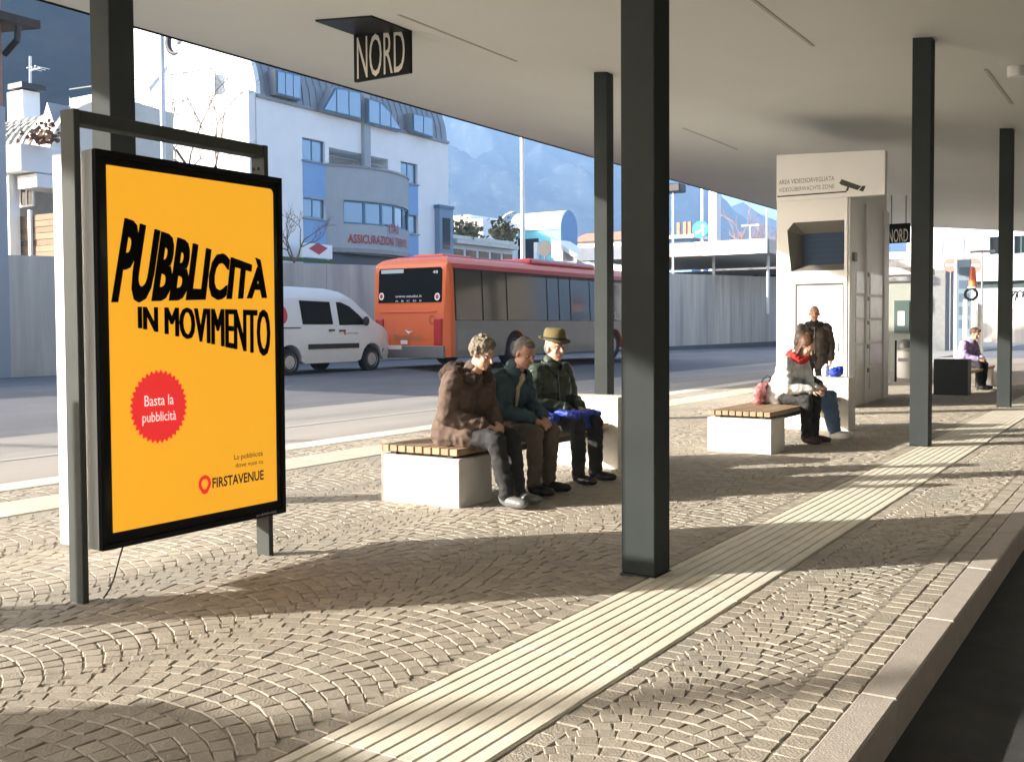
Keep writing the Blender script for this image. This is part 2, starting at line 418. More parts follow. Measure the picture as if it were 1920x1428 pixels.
# further off the stones are a few pixels: one textured sheet
def far_mat():
    mt = M('cobble_far', (0.38, 0.32, 0.255), 0.8, var=0.2, vscale=8, bump=0.3, bscale=12); return mt
obj('far_paving', MB().box(PX0+.42, -2.44, CY1, PY1-.01, -0.014, -0.004), far_mat(), plat)
obj('far_paving', MB().box(-1.825, -.99, CY1, PY1-.01, -0.014, -0.004), far_mat(), plat)

# ------------------------------------------------------------------ station canopy and its columns
XE, YF, YN = -12.4, 43.5, -14.0
def roof_z(x): return 4.36-0.1035*x
canopy = root('station_canopy', (-4, 15, 4.8), 'wide beige sheet metal station canopy spanning the cobbled platform', 'canopy')
mb = MB()
xs = [XE, -10, -8, -6, -4, -2, 0, 2, 4, 6, 8.5]
P0 = [(x, roof_z(x)) for x in xs]; P1 = [(x, roof_z(x)+0.55*(1-max(0,(-8-x)/4.4)*0.75)) for x in xs[::-1]]
mb.prism(P0+P1, lambda u, v, w: (u, w, v), YN, YF)  # near and right ends run on out of view to hold back light
m_sof = m_soff
def soffit_mat():
    mt = M('soffit_sheet', (0.585, 0.59, 0.545), 0.6, var=0.035, vscale=0.6)
    n = mt.node_tree.nodes; l = mt.node_tree.links
    tc = n.new('ShaderNodeTexCoord'); w = n.new('ShaderNodeTexWave'); w.bands_direction = 'Y'; w.inputs['Scale'].default_value = 1.6
    w.inputs['Distortion'].default_value = 2.5; w.inputs['Detail'].default_value = 3
    mp = n.new('ShaderNodeMapping'); mp.inputs['Scale'].default_value = (0.35, 2.2, 1)
    l.new(tc.outputs['Object'], mp.inputs[0]); l.new(mp.outputs[0], w.inputs[0])
    b = n.new('ShaderNodeBump'); b.inputs['Strength'].default_value = 0.14; b.inputs['Distance'].default_value = 0.01
    l.new(w.outputs['Fac'], b.inputs['Height']); l.new(b.outputs[0], n['Principled BSDF'].inputs['Normal']); return mt
obj('roof_deck', mb, soffit_mat(), canopy)
ze = roof_z(XE)
obj('drip_edge', MB().box(XE-0.03, XE-0.003, YN, YF, ze-0.02, ze+0.22), m_black, canopy)
obj('end_fascia', MB().prism([(x, roof_z(x)-0.012) for x in xs]+[(x, roof_z(x)+0.14) for x in xs[::-1]], lambda u, v, w: (u, w, v), YF+.003, YF+0.03), m_grey, canopy)
m_slot = M('slot_trim', (0.40, 0.38, 0.34), 0.7)
def on_roof(px, py):
    v = ray(px, py); t = (4.36-0.1035*EYE.x-EYE.z)/(v.z+0.1035*v.x); return EYE+v*t
for a, b in (((745,28),(970,115)), ((1283,240),(1380,280)), ((1850,130),(1895,195)), ((1392,-10),(1530,86))):
    p, q = on_roof(*a), on_roof(*b); x = (p.x+q.x)/2; z = roof_z(x)
    obj('light_slot', MB().prism([(-.022, .004), (.022, -.0005), (.022, -.012), (-.022, -.0075)], lambda u, v, w: (x+u, w, z+v), p.y, q.y), m_slot, canopy, label=None)
spot = MB(); p = on_roof(1905, 126); spot.lathe([(.10, 0.02), (.10, -.10), (.085, -.12), (.02, -.12)], (p.x, p.y, p.z), 20)
o = obj('ceiling_spotlight', spot, m_white, None, angle=30); tag(o, 'small round white spotlight under the canopy near the far right column', 'light')

def column(x, y, label, half=0.1025, base=True):
    r = root('column', (x, y, 0), label, 'column', 'dark steel columns carrying the canopy')
    obj('shaft', MB().box(x-half, x+half, y-half, y+half, 0.012, roof_z(x)+0.03), m_steel, r, bevel=0.006)
    obj('base_plate', MB().box(x-half-.006, x+half+.006, y-half-.006, y+half+.006, -0.02, 0.010), m_plast, r)
column(-2.50, 5.33, 'dark steel column standing nearest the camera at the edge of the ribbed tactile strip')
column(-2.43, 12.55, 'dark steel column beside the tactile strip right of the white information kiosk')
column(-2.37, 19.05, 'dark steel column furthest down the tactile strip, right of the seated lilac jacket')
column(-7.12, 13.75, 'dark steel column rising behind the bench, its lower part sunlit grey', 0.108)
column(-6.95, 5.2, 'dark steel column standing behind the yellow poster panel', 0.115)
column(-7.1, 36.5, 'thin dark steel column far off behind the litter bin, beyond the glass shelter', 0.10)

# ------------------------------------------------------------------ poster panel
PXX = -4.59
panel = root('poster_panel', (-4.7, 3.9, 0), 'free standing steel poster case showing a yellow PUBBLICITA IN MOVIMENTO poster', 'poster panel')
for y, lab in ((3.265, None), (4.555, None)):
    obj('post', MB().box(-4.765, -4.652, y-.018, y+.018, -0.02, 2.50), m_frame, panel, bevel=0.004)
obj('top_rail', MB().box(-4.76, -4.656, 3.285, 4.535, 2.43, 2.497), m_frame, panel, bevel=0.004)
Y0, Y1, Z0, Z1 = 3.325, 4.625, 0.262, 2.305
obj('case', MB().box(-4.955, -4.625, Y0, Y1, Z0, Z1), m_white, panel, bevel=0.006)
fr = MB()
for a in ((Y0,Y1,Z0,Z0+.028), (Y0,Y1,Z1-.028,Z1), (Y0,Y0+.02,Z0+.028,Z1-.028), (Y1-.024,Y1,Z0+.028,Z1-.028)):
    fr.box(-4.623, PXX-.004, *a)
obj('door_frame', fr, m_black, panel)
obj('backing', MB().box(-4.621, -4.607, Y0+.02, Y1-.024, Z0+.028, Z1-.028), m_blackg, panel)
m_post = M('backlit_poster', (0.93, 0.43, 0.022), 0.5, emit=0.20)
m_postr = M('backlit_red', (0.80, 0.03, 0.03), 0.5, emit=0.20)
m_postw = M('backlit_white', (0.95, 0.85, 0.8), 0.5, emit=0.20)
m_ink = M('poster_ink', (0.004, 0.004, 0.005), 0.8, spec=.05); m_inkn = M('poster_ink_navy', (0.03, 0.025, 0.06), 0.5)
py0, py1, pz0, pz1 = 3.395, 4.555, 0.345, 2.232
rr = 0.03
pts = [(py0, pz0+.0), (py1, pz0), (py1, pz1-rr)]+[(py1-rr+rr*cos(a), pz1-rr+rr*sin(a)) for a in (.3,.6,.9,1.2)]+[(py1-rr, pz1), (py0, pz1)]
XP = -4.600
obj('poster', MB().prism(pts, lambda u, v, w: (w, u, v), -4.6065, XP), m_post, panel)
def yz(y, z): return (XP+.0025, y, z)
tm = MB()
for k in range(3):
    dy = (k-1)*.0045; e = .0004*k; q = quad_fn((XP+.002+e,3.413+dy,1.552), (XP+.002+e,4.490+dy,1.583), (XP+.002+e,4.505+dy,1.742), (XP+.002+e,3.500+dy,1.979)); text('lettering', 'PUBBLICITÀ', m_ink, panel, q, bold=.034, mb=tm)
obj('lettering', tm, m_ink, panel)
tm = MB()
for k in range(5):
    dy = (k-2)*.0036; q = quad_fn((XP+.002+.0004*k,3.572+dy,1.40), (XP+.002+.0004*k,4.506+dy,1.224), (XP+.002+.0004*k,4.51+dy,1.521), (XP+.002+.0004*k,3.572+dy,1.520))
    text('lettering', 'IN MOVIMENTO', m_ink, panel, q, mb=tm)
obj('lettering', tm, m_ink, panel)
sy, sz, sr = 3.692, 0.977, 0.188
pts = []
for k in range(72):
    r = sr if k % 2 else sr*0.90; a = 2*pi*k/72; pts.append((sy+r*cos(a), sz+r*1.06*sin(a)))
obj('starburst', MB().prism(pts, lambda u, v, w: (w, u, v), XP+.001, XP+.004), m_postr, panel)
XS = XP+.0065
text('lettering', 'Basta la', m_postw, panel, quad_fn((XS,3.595,.985), (XS,3.785,.985), (XS,3.785,1.045), (XS,3.595,1.045)))
text('lettering', 'pubblicità', m_postw, panel, quad_fn((XS,3.58,.90), (XS,3.80,.90), (XS,3.80,.955), (XS,3.58,.955)))
text('lettering', 'La pubblicità', m_inkn, panel, quad_fn(yz(4.215,.632), yz(4.44,.632), yz(4.44,.664), yz(4.215,.664)))
text('lettering', 'dove vuoi tu', m_inkn, panel, quad_fn(yz(4.225,.585), yz(4.44,.585), yz(4.44,.614), yz(4.225,.614)))
text('lettering', 'FIRSTAVENUE', m_inkn, panel, quad_fn(yz(4.05,.49), yz(4.445,.49), yz(4.445,.548), yz(4.05,.548)), bold=0.02)
lg = MB()      # red ring emblem
N = 22
for k in range(N):
    a0, a1 = 2*pi*k/N, 2*pi*(k+1)/N; f = lambda a, r: (XP+.0025, 3.995+r*cos(a)*0.95, .522+r*sin(a)*(1.0 if abs(a-pi*1.5) > .5 else 1.25))
    lg.add([f(a0,.026), f(a1,.026), f(a1,.048), f(a0,.048)], [(0,1,2,3)])
obj('emblem', lg, m_postr, panel)
text('maker_label', 'pubblicità', m_alu, panel, quad_fn((PXX-.002,4.38,.275), (PXX-.002,4.54,.275), (PXX-.002,4.54,.290), (PXX-.002,4.38,.290)))
obj('lock', MB().lathe([(.012, 0), (.012, .02), (.006, .035)], (-4.70, 4.2, Z1), 10), m_plast, panel)
obj('bolt', MB().lathe([(.012, 0), (.010, .008)], (-4.74, 4.535, 2.36), 10, 'y'), m_black, panel)
obj('bolt', MB().lathe([(.012, 0), (.010, .008)], (-4.70, 4.535, 2.36), 10, 'y'), m_black, panel)
obj('cable', MB().tube([(-4.66,3.50,.265), (-4.655,3.47,.20), (-4.65,3.43,.10), (-4.645,3.40,.05), (-4.63,3.35,.012)], .004, 6), m_black, panel)

# ------------------------------------------------------------------ NORD signs
def nord(px0, px1, ptop0, ptop1, pb0, pb1, zz, label, arm=True, X=None, Y=None):
    z = roof_z(X)
    p = on_y(px0, pb0, Y); q = on_y(px1, pb1, Y)
    x0, x1 = p.x, q.x; zb = (p.z+q.z)/2
    r = root('direction_sign', ((x0+x1)/2, Y, zb), label, 'sign', 'hanging NORD signs')
    t0, t1 = (roof_z(x0)-.004, roof_z(x1)-.004) if arm else (zb+.55, zb+.55)
    if not arm: obj('hanger', MB().box(x0+.1, x0+.13, Y+.015, Y+.045, t0, roof_z(x0)).box(x1-.13, x1-.1, Y+.015, Y+.045, t0, roof_z(x1-.1)), m_grey, r)
    obj('sign_board', MB().prism([(x0,zb), (x1,zb), (x1,t1), (x0,t0)], lambda u, v, w: (u, w, v), Y, Y+.06), m_black, r)
    if arm:
        obj('ceiling_plate', MB().prism([(x0,roof_z(x0)-.024), (x1,roof_z(x1)-.024), (x1,roof_z(x1)-.001), (x0,roof_z(x0)-.001)], lambda u, v, w: (u, w, v), Y-.74, Y-.002), M('plate_black', (0.012,0.013,0.013), .38, spec=.2), r)
    w = x1-x0; h = w*0.62
    text('lettering', 'NORD', M('sign_letter', (0.50, 0.475, 0.42), 0.5), r, quad_fn((x0+.06*w,Y-.003,zb+.03), (x1-.08*w,Y-.003,zb+.03), (x1-.08*w,Y-.003,zb+.03+h), (x0+.06*w,Y-.003,zb+.03+h)))
Yn = (on_roof(664,68).y+on_roof(768,50).y)/2
nord(664, 768, 68, 50, 152, 138, 0, 'black hanging sign with NORD in pale letters, nearest under the canopy', True, -8.0, Yn)
nord(1663, 1706, 425, 425, 456, 455, 0, 'small black NORD sign far off beside the kiosk', False, -6.2, 31.0)

# ------------------------------------------------------------------ benches
def bench(x0, x1, y0, y1, label, flip=False, group='concrete benches with slatted seats'):
    r = root('bench', ((x0+x1)/2, (y0+y1)/2, 0), label, 'bench', group)
    nb, fb = (y0, y1)
    obj('end_block', MB().box(x0+.02, x1-.02, y0, y0+.46, -.02, .375), m_bconc, r, bevel=0.008)
    obj('back_block', MB().box(x0-.04, x1+.06, y1-.34, y1, -.02, .70), m_bconc, r, bevel=0.008)
    obj('bearer', MB().box(x0+.10, x0+.16, y0+.03, y1-.345, .335, .398).box(x1-.16, x1-.10, y0+.03, y1-.345, .335, .398), m_plast, r)
    n = 9; w = (x1-x0-.06)/n
    p = None
    for i in range(n):
        a = x0+.03+i*w
        if p is None:
            p = obj('slat', MB().box(-w/2+.006, w/2-.006, -(y1-y0-.36)/2, (y1-y0-.36)/2, 0, .052), m_wood, None, bevel=0.004)
            p.parent = r; o = p
        else: o = share(p, r, (0,0,0))
        o.location = (a+w/2-(x0+x1)/2, (y0-.03+y1-.345)/2-(y0+y1)/2+.005, .400+random.uniform(-.001,.001))
    return r
bench(-5.42, -4.60, 6.50, 9.40, 'white concrete bench with wooden slats where three elderly people sit')
bench(-4.39, -3.62, 10.93, 14.12, 'white concrete bench with wooden slats in front of the kiosk, pink handbag on it')
# third bench, its tall block towards us
r = root('bench', (-3.8, 23.2, 0), 'bench in the kiosk shade where the person in lilac sits, end block coloured dark as shade', 'bench', 'concrete benches with slatted seats')
obj('back_block', MB().box(-3.98, -3.35, 21.75, 22.15, -.02, .70), M('shaded_concrete', (0.05,0.055,0.05), 0.6), r, bevel=0.008)  # kiosk shade on this concrete put into its dark colour
for i in range(8):
    obj('slat', MB().box(-4.05+i*.085, -4.05+i*.085+.07, 22.16, 25.6, .40, .45), m_wood, r)
obj('leg', MB().tube([(-3.45,23.6,-.02), (-3.45,23.6,.40)], .02), m_plast, r); obj('leg', MB().tube([(-3.95,23.6,-.02), (-3.95,23.6,.40)], .02), m_plast, r)
obj('end_block', MB().box(-4.03, -3.4, 25.2, 25.55, -.02, .39), m_bconc, r)

# ------------------------------------------------------------------ kiosk
KY = 17.6; KX0, KX1, KXH = -5.78, -4.585, -3.985; KB = 20.45
ki = root('information_kiosk', (-5.1, 19, 0), 'tall white information kiosk with recessed screen and door under the canopy', 'kiosk')
mb = MB(); fy = lambda u, v, w: (u, KY+w, v)
SCX0, SCX1, SCZ0, SCZ1 = -5.42, KX1-.055, 2.36, 2.89
pts_o = [(-5.60, 3.02), (-5.50, 3.13), (KX1-.05, 3.13), (KX1-.05, 2.30), (-5.53, 2.30)]
bd = MB()
hole = (-5.60, KX1-.05, 2.30, 3.13)
wall_holes(bd, fy, KX0, KX1, 0, 3.50, [hole], 0.32)
bd.add([(KX0,KY,0),(KX0,KB,0),(KX0,KB,3.5),(KX0,KY,3.5)], [(0,1,2,3)])
bd.add([(KX1,KY,0),(KX1,KB,0),(KX1,KB,3.5),(KX1,KY,3.5)], [(0,1,2,3)])
bd.add([(KX0,KB,0),(KX1,KB,0),(KX1,KB,3.5),(KX0,KB,3.5)], [(0,1,2,3)])
obj('body', bd, m_kiosk, ki)
obj('header', MB().prism([(KX0-.004,3.503), (KXH,3.503), (KXH,4.22), (KX0-.004,4.30)], fy, -0.012, .16), m_kiosk, ki, bevel=0.006)
obj('roof_panel', MB().box(KX0+.03, KX1-.01, KY+.165, KB-.02, 3.504, 4.19), m_kiosk, ki)  # closed top, out of view, added white to lighten the canopy above
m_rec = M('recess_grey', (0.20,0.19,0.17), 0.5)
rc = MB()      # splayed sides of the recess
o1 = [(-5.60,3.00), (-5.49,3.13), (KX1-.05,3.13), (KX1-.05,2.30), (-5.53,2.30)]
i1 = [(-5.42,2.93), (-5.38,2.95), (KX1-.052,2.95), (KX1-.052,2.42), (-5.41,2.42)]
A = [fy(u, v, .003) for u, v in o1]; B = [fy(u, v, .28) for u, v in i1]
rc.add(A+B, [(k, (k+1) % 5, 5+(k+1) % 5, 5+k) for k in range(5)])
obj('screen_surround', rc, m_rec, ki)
tri = MB(); tri.prism([(-5.60,3.13), (-5.60,3.00), (-5.49,3.13)], fy, 0.0, .01); tri.prism([(-5.60,3.0), (-5.60,2.30), (-5.53,2.30)], fy, 0.0, .01)
obj('corner_panel', tri, m_kiosk, ki)
m_scr = M('screen', (0.03, 0.055, 0.105), 0.35, spec=0.15)
obj('screen', MB().box(-5.44, KX1-.05, KY+.275, KY+.30, 2.40, 2.97), m_scr, ki)
for k in range(5):
    obj('screen_row', MB().box(-5.36, KX1-.12, KY+.270, KY+.274, 2.48+.09*k, 2.49+.09*k), M('screen_row', (0.040,0.070,0.13), 0.35, spec=.15), ki)
m_gap = M('door_gap', (0.06,0.065,0.055), 0.6)
obj('door_gap', MB().box(-5.455, -5.415, KY-.006, KY-.002, .02, 2.09).box(-5.415, KX1-.06, KY-.006, KY-.002, 2.05, 2.09), m_gap, ki)
d = bx('door', m_kiosk, ki, -5.41, KX1-.065, KY-.016, KY-.002, .03, 2.045)
obj('handle', MB().tube([(-4.75,KY-.05,.95), (-4.75,KY-.05,1.10)], .012), m_alu, d)
m_let = M('kiosk_letter', (0.22,0.215,0.17), 0.6)
text('lettering', 'AREA VIDEOSORVEGLIATA', m_let, ki, quad_fn(fy(-5.74,3.79,-.016), fy(-4.80,3.79,-.016), fy(-4.80,3.87,-.016), fy(-5.74,3.87,-.016)))
text('lettering', 'VIDEOÜBERWACHTE ZONE', m_let, ki, quad_fn(fy(-5.74,3.66,-.016), fy(-4.80,3.66,-.016), fy(-4.80,3.735,-.016), fy(-5.74,3.735,-.016)))
pg = MB(); fz = lambda u, v, w: (u, KY-.0125-w, v)
pg.prism([(-5.77,3.578), (-4.60,3.578), (-4.60,3.60), (-5.77,3.60)], fz, 0, .004)
pg.prism([(-4.615,3.60), (-4.575,3.60), (-4.55,3.68), (-4.58,3.68)], fz, 0, .004)
pg.prism([(-4.68,3.80), (-4.72,3.74), (-4.69,3.71), (-4.42,3.60), (-4.36,3.66)], fz, 0, .004)
pg.prism([(-4.40,3.595), (-4.33,3.57), (-4.29,3.66), (-4.345,3.665)], fz, 0, .004)
obj('camera_pictogram', pg, M('pictogram', (0.05,0.05,0.04), 0.6), ki)
# side with pilasters and display boards
fx = lambda u, v, w: (KX1+w, u, v)
for k, (a, b) in enumerate(((17.62,18.0), (18.75,18.95), (20.1,20.44))):
    obj('pilaster', MB().box(KX1+.002, KX1+.04, a, b, 0, 3.498), m_kiosk, ki, bevel=0.01)
    obj('groove', MB().box(KX1+.002, KX1+.02, b+.01, b+.05, 0, 3.4), M('groove_grey', (0.45,0.45,0.42), .6), ki)
m_disp = M('display_sheet', (0.80,0.80,0.77), 0.3, var=0.15, vscale=5)
for k in range(5):
    obj('notice', MB().box(KX1+.003, KX1+.02, 18.12, 18.66, .25+.42*k, .62+.42*k), m_disp, ki)
    obj('notice', MB().box(KX1+.003, KX1+.02, 19.1, 20.0, .25+.42*k, .62+.42*k), m_disp, ki)
    obj('clip', MB().box(KX1+.042, KX1+.055, 18.80, 18.90, .55+.42*k, .62+.42*k), m_grey, ki)
obj('intercom', MB().box(KX1+.042, KX1+.09, 17.75, 17.90, 2.45, 2.60), m_grey, ki, bevel=.01)

# ------------------------------------------------------------------ litter bin, shelter, totem, posts
bn = root('litter_bin', (-5.45, 26.2, 0), 'pale round litter bin with domed hood between black posts beside the kiosk', 'litter bin')
obj('body', MB().lathe([(.17,.10), (.18,.12), (.18,.72), (.17,.74)], (-5.45,26.2,0), 20), m_kiosk, bn, angle=40)
obj('lid', MB().lathe([(.185,.82), (.18,.90), (.13,.99), (.05,1.03), (.01,1.035)], (-5.45,26.2,0), 20), m_grey, bn, angle=50)
obj('rim', MB().lathe([(.185,.745), (.185,.77), (.16,.77)], (-5.45,26.2,0), 20), m_alu, bn)
obj('ash_tray', MB().box(-5.56,-5.34,25.99,26.02,.50,.58), m_grey, bn)
for dx in (-.21, .21): obj('post', MB().box(-5.45+dx-.02,-5.45+dx+.02,26.18,26.22,-.02,1.0), m_black, bn)

sh = root('glass_shelter', (-6.5, 30, 0), 'glazed shelter wall with a framed timetable behind the litter bin', 'shelter')
m_gl = M('shelter_glass', (0.30,0.32,0.29), 0.1, spec=0.4); 
obj('glass_pane', MB().box(-7.2, -5.9, 30.5, 30.52, .1, 2.6), m_gl, sh); XR = on_y(1738, 600, 30.5).x; obj('glass_pane', MB().box(-5.85, XR-.03, 30.5, 30.52, .1, 2.6), m_gl, sh)
for x in (-7.24, -5.875, XR): obj('post', MB().box(x-.025, x+.025, 30.47, 30.55, -.02, 2.75), m_alu, sh)
obj('roof_edge', MB().box(-7.5, XR+.03, 30.0, 31.4, 2.76, 2.95), m_white, sh)
b = bx('timetable_frame', M('timetable_green', (0.05,0.085,0.08), 0.5), sh, -6.62, -6.22, 30.42, 30.46, 1.15, 2.05)
bx('timetable_sheet', m_white, b, -6.52, -6.34, 30.412, 30.418, 1.35, 1.75)

tt = root('bus_stop_totem', (-1.6, 47.0, 0), 'slate grey bus stop totem with pale rim beyond the platform end', 'totem')
p = on_y(1808, 560, 47); tx = p.x
tt.location = (tx, 47, -.15); ORG[tt] = Vector(tt.location)
obj('panel', MB().box(tx-.27, tx+.27, 46.94, 47.06, -.15, 4.05), M('totem_slate', (0.16,0.22,0.27), 0.4), tt)
obj('rim', MB().box(tx-.40, tx-.275, 46.92, 47.08, -.15, 4.20).box(tx-.275, tx+.275, 46.92, 47.08, 4.055, 4.20), m_white, tt)
for k in range(5): obj('line_plate', MB().box(tx-.2, tx+.2, 46.925, 46.937, 1.2+.55*k, 1.55+.55*k), M('totem_plate', (0.07,0.11,0.16), 0.4), tt)
def round_sign(px, py, Y, rad, label, mat, pole=True, back=None, ground=-.15):
    p = on_y(px, py, Y)
    r = root('road_sign', (p.x, Y, ground), label, 'sign')
    d = obj('sign_disc', MB().lathe([(rad*.98, 0), (rad, .012), (rad, .03), (rad*.97,.04)], p, 28, 'y'), mat, r, angle=30)
    if pole: obj('pole', MB().tube([(p.x,Y+.08,ground), (p.x,Y+.08,p.z+rad*.8)], .035), m_grey, r)
    return r, p
r, p = round_sign(1782, 497, 62, .38, 'pale red round sign left of the slate totem', M('glare_pale_red', (0.60,0.17,0.13), .5))  # red paled in the colour for glare, here and on the next sign
obj('bar', MB().box(p.x-.24, p.x+.24, 61.985, 61.998, p.z-.06, p.z+.06), m_white, r)
r, p = round_sign(1826, 498, 62, .42, 'pale red round sign right of the slate totem', M('glare_pale_red', (0.60,0.17,0.13), .5))
obj('bar', MB().box(p.x-.27, p.x+.27, 61.985, 61.998, p.z-.07, p.z+.07), m_white, r)
q = on_y(1842, 474, 60)
lp = root('street_lamp', (q.x, 60, -.15), 'grey street lamp with flat double head in front of the white building', 'lamp')
obj('pole', MB().tube([(q.x,60,-.15), (q.x,60,q.z)], [.06,.045]), m_grey, lp); obj('lamp_head', MB().box(q.x-.6, q.x+.6, 59.9, 60.1, q.z, q.z+.14), m_plast, lp)
q = on_y(1825, 545, 44.5)
bp = root('barrier_post', (q.x, 44.5, 0), 'white pair of posts with black ring and orange beacon behind the person in lilac', 'post')
obj('pillar', MB().box(q.x-.36, q.x-.20, 44.4, 44.56, -.02, 2.35), m_white, bp, bevel=.02); obj('pillar', MB().box(q.x-.05, q.x+.12, 44.4, 44.56, -.02, 2.2), m_white, bp, bevel=.02)
obj('pillar', MB().box(q.x+.14, q.x+.34, 44.6, 44.8, -.02, 2.2), m_alu, bp, bevel=.02)
rg = MB()
for k in range(20):
    a0, a1 = 2*pi*k/20, 2*pi*(k+1)/20; f = lambda a, r_, w: (q.x-.06+r_*cos(a), 44.36+w, 2.55+r_*sin(a))
    rg.add([f(a0,.17,0), f(a1,.17,0), f(a1,.27,0), f(a0,.27,0), f(a0,.17,.05), f(a1,.17,.05), f(a1,.27,.05), f(a0,.27,.05)], [(0,1,2,3), (3,2,6,7), (0,1,5,4), (4,5,6,7)])
obj('ring', rg, m_black, bp)
obj('beacon', MB().lathe([(.17,2.84), (.13,3.2), (.09,3.6), (.02,3.66)], (q.x-.02,44.5,0), 16), m_orange, bp, angle=40); obj('beacon_cap', MB().lathe([(.2,2.78), (.2,2.83), (.1,2.84)], (q.x-.02,44.5,0), 16), m_white, bp)

# stand-ins added outside the frame to throw long shadows and hold back sky light
kb = root('unseen_shadow_box', (-6.36, 1.32, 0), 'slim grey unseen stand-in box throwing a shadow past the poster panel', 'shadow caster')
obj('cabinet', MB().box(-6.54, -6.22, 1.20, 1.50, -.02, 1.85), m_frame, kb, bevel=.01); obj('screen', MB().box(-6.218, -6.21, 1.24, 1.40, 1.35, 1.6), m_blackg, kb)
ib = root('unseen_shadow_board', (-7.3, -2.6, 0), 'unseen stand-in steel board throwing a shadow in from behind the camera', 'map board')
obj('board', MB().box(-8.52, -6.9, -2.64, -2.56, .02, 2.4), m_frame, ib, bevel=.005)
obj('board_sheet', MB().box(-8.4, -7.0, -2.555, -2.55, .5, 2.2), m_white, ib)
sb = root('unseen_sky_block', (16, 20, -.16), 'plain beige unseen building added beyond the side road against sky light', 'building')  # added unseen on the right to darken the kerb side and road
wlb = MB(); wall_holes(wlb, lambda u, v, w: (11+w, u, v), -25, 70, -.16, 9, [(-20+9*k, -16+9*k, 1.0, 3.4) for k in range(10)], .3); wlb.box(11.4, 20, -25, 70, -.16, 9)
obj('wall', wlb, M('sky_block_render', (0.30,0.27,0.22), 0.9, var=.1), sb)
for k in range(10): window(sb, lambda u, v, w: (11+w, u, v), -20+9*k, -16+9*k, 1.0, 3.4, .25, m_grey, m_glassd, 3)
# ------------------------------------------------------------------ vehicles (built lengthwise along +y, right flank at +x)
def wheel(parent, x, y, z, r, w, side=1, hub=m_alu):
    t = obj('wheel', MB().lathe([(r*.62,-w/2), (r*.96,-w/2), (r,-w*.36), (r,w*.36), (r*.96,w/2), (r*.62,w/2)], (x,y,z), 28, 'x'), m_rub, parent, angle=40)
    pr = [(r*.05,.0), (r*.25,.012), (r*.5,.0), (r*.60,-.012), (r*.63,.012), (r*.63,-.04)]
    obj('rim', MB().lathe([(a, side*(w/2+b)) for a, b in pr[::1]], (x,y,z), 24, 'x'), hub, t, angle=40)
    return t
def hull(profile, half, zcuts, fx, name, mat, parent, ycuts=()):
    """profile: side outline (y, z); fx(y, z) -> half width; a closed body"""
    me = bpy.data.meshes.new(name); bm = bmesh.new()
    for s in (-1, 1):
        vs = [bm.verts.new((s, y, z)) for y, z in profile]
        es = [bm.edges.new((vs[i], vs[(i+1) % len(vs)])) for i in range(len(vs))]
        bmesh.ops.triangle_fill(bm, edges=es, use_beauty=True)
    bm.verts.ensure_lookup_table(); n = len(profile)
    L = [v for v in bm.verts if v.co.x < 0]; R = [v for v in bm.verts if v.co.x > 0]
    for i in range(n): bm.faces.new((L[i], L[(i+1) % n], R[(i+1) % n], R[i]))
    for z in zcuts: bmesh.ops.bisect_plane(bm, geom=bm.verts[:]+bm.edges[:]+bm.faces[:], plane_co=(0,0,z), plane_no=(0,0,1))
    for y in ycuts: bmesh.ops.bisect_plane(bm, geom=bm.verts[:]+bm.edges[:]+bm.faces[:], plane_co=(0,y,0), plane_no=(0,1,0))
    for x in (-.92, -.6, 0, .6, .92): bmesh.ops.bisect_plane(bm, geom=bm.verts[:]+bm.edges[:]+bm.faces[:], plane_co=(x,0,0), plane_no=(1,0,0))
    for v in bm.verts: v.co.x *= fx(v.co.y, v.co.z)
    bmesh.ops.recalc_face_normals(bm, faces=bm.faces); bm.to_mesh(me); bm.free()
    me.shade_smooth()
    o = obj(name, me, mat, parent, angle=32); return o
def arch(y, z, r, a0=180, a1=0, n=9): return [(y+r*cos(radians(a0+(a1-a0)*i/n)), z+r*sin(radians(a0+(a1-a0)*i/n))) for i in range(n+1)]

van = root('delivery_van', (-17.92, 16.42, .28), 'white delivery van with red round logo parked behind the orange bus', 'van', rz=0.0001)
def interp(z, tb):
    for (a, p), (b, q) in zip(tb[:-1], tb[1:]):
        if z <= b: return p+(q-p)*max(0, (z-a)/(b-a))
    return tb[-1][1]
def van_w(y, z):
    w = interp(z, [(.25,.90), (.45,.945), (.95,.95), (1.15,.93), (1.75,.80), (1.93,.74), (2.06,.64)])
    if y > 3.9: w -= .30*((y-3.9)/.85)**2*(1 if z < 1.3 else .8)
    if y < .2: w -= .06*((.2-y)/.2)**2
    return w
vp = [(.0,.45), (-.02,.95), (.02,1.6), (.10,1.93), (.30,2.03), (1.2,2.06), (2.3,2.04), (2.75,1.97), (3.15,1.80), (3.6,1.47), (3.88,1.24), (4.2,1.13), (4.5,1.00), (4.66,.86), (4.72,.62), (4.70,.36), (4.60,.27)]
vp += arch(3.74, .32, .40, 0, 180)+[(3.2,.27), (1.4,.27)]+arch(.86, .32, .40, 0, 180)+[(.3,.30)]
hull(vp, 1, (.45,.7,.95,1.15,1.4,1.75,1.93), van_w, 'body', m_van, van, (.2,.5,1.5,2.5,3.2,3.9,4.1,4.35,4.55))
VX = lambda y, z, e=.0: van_w(y, z)+e
def flank(outline, e0, e1, sgn=1, n=1):
    mb = MB(); A = [(sgn*(VX(y, z)+e0), y, z) for y, z in outline]; B = [(sgn*(VX(y, z)+e1), y, z) for y, z in outline]; k = len(outline)
    mb.add(A+B, [tuple(range(k)), tuple(range(k, 2*k))]+[(i, (i+1) % k, k+(i+1) % k, k+i) for i in range(k)]); return mb
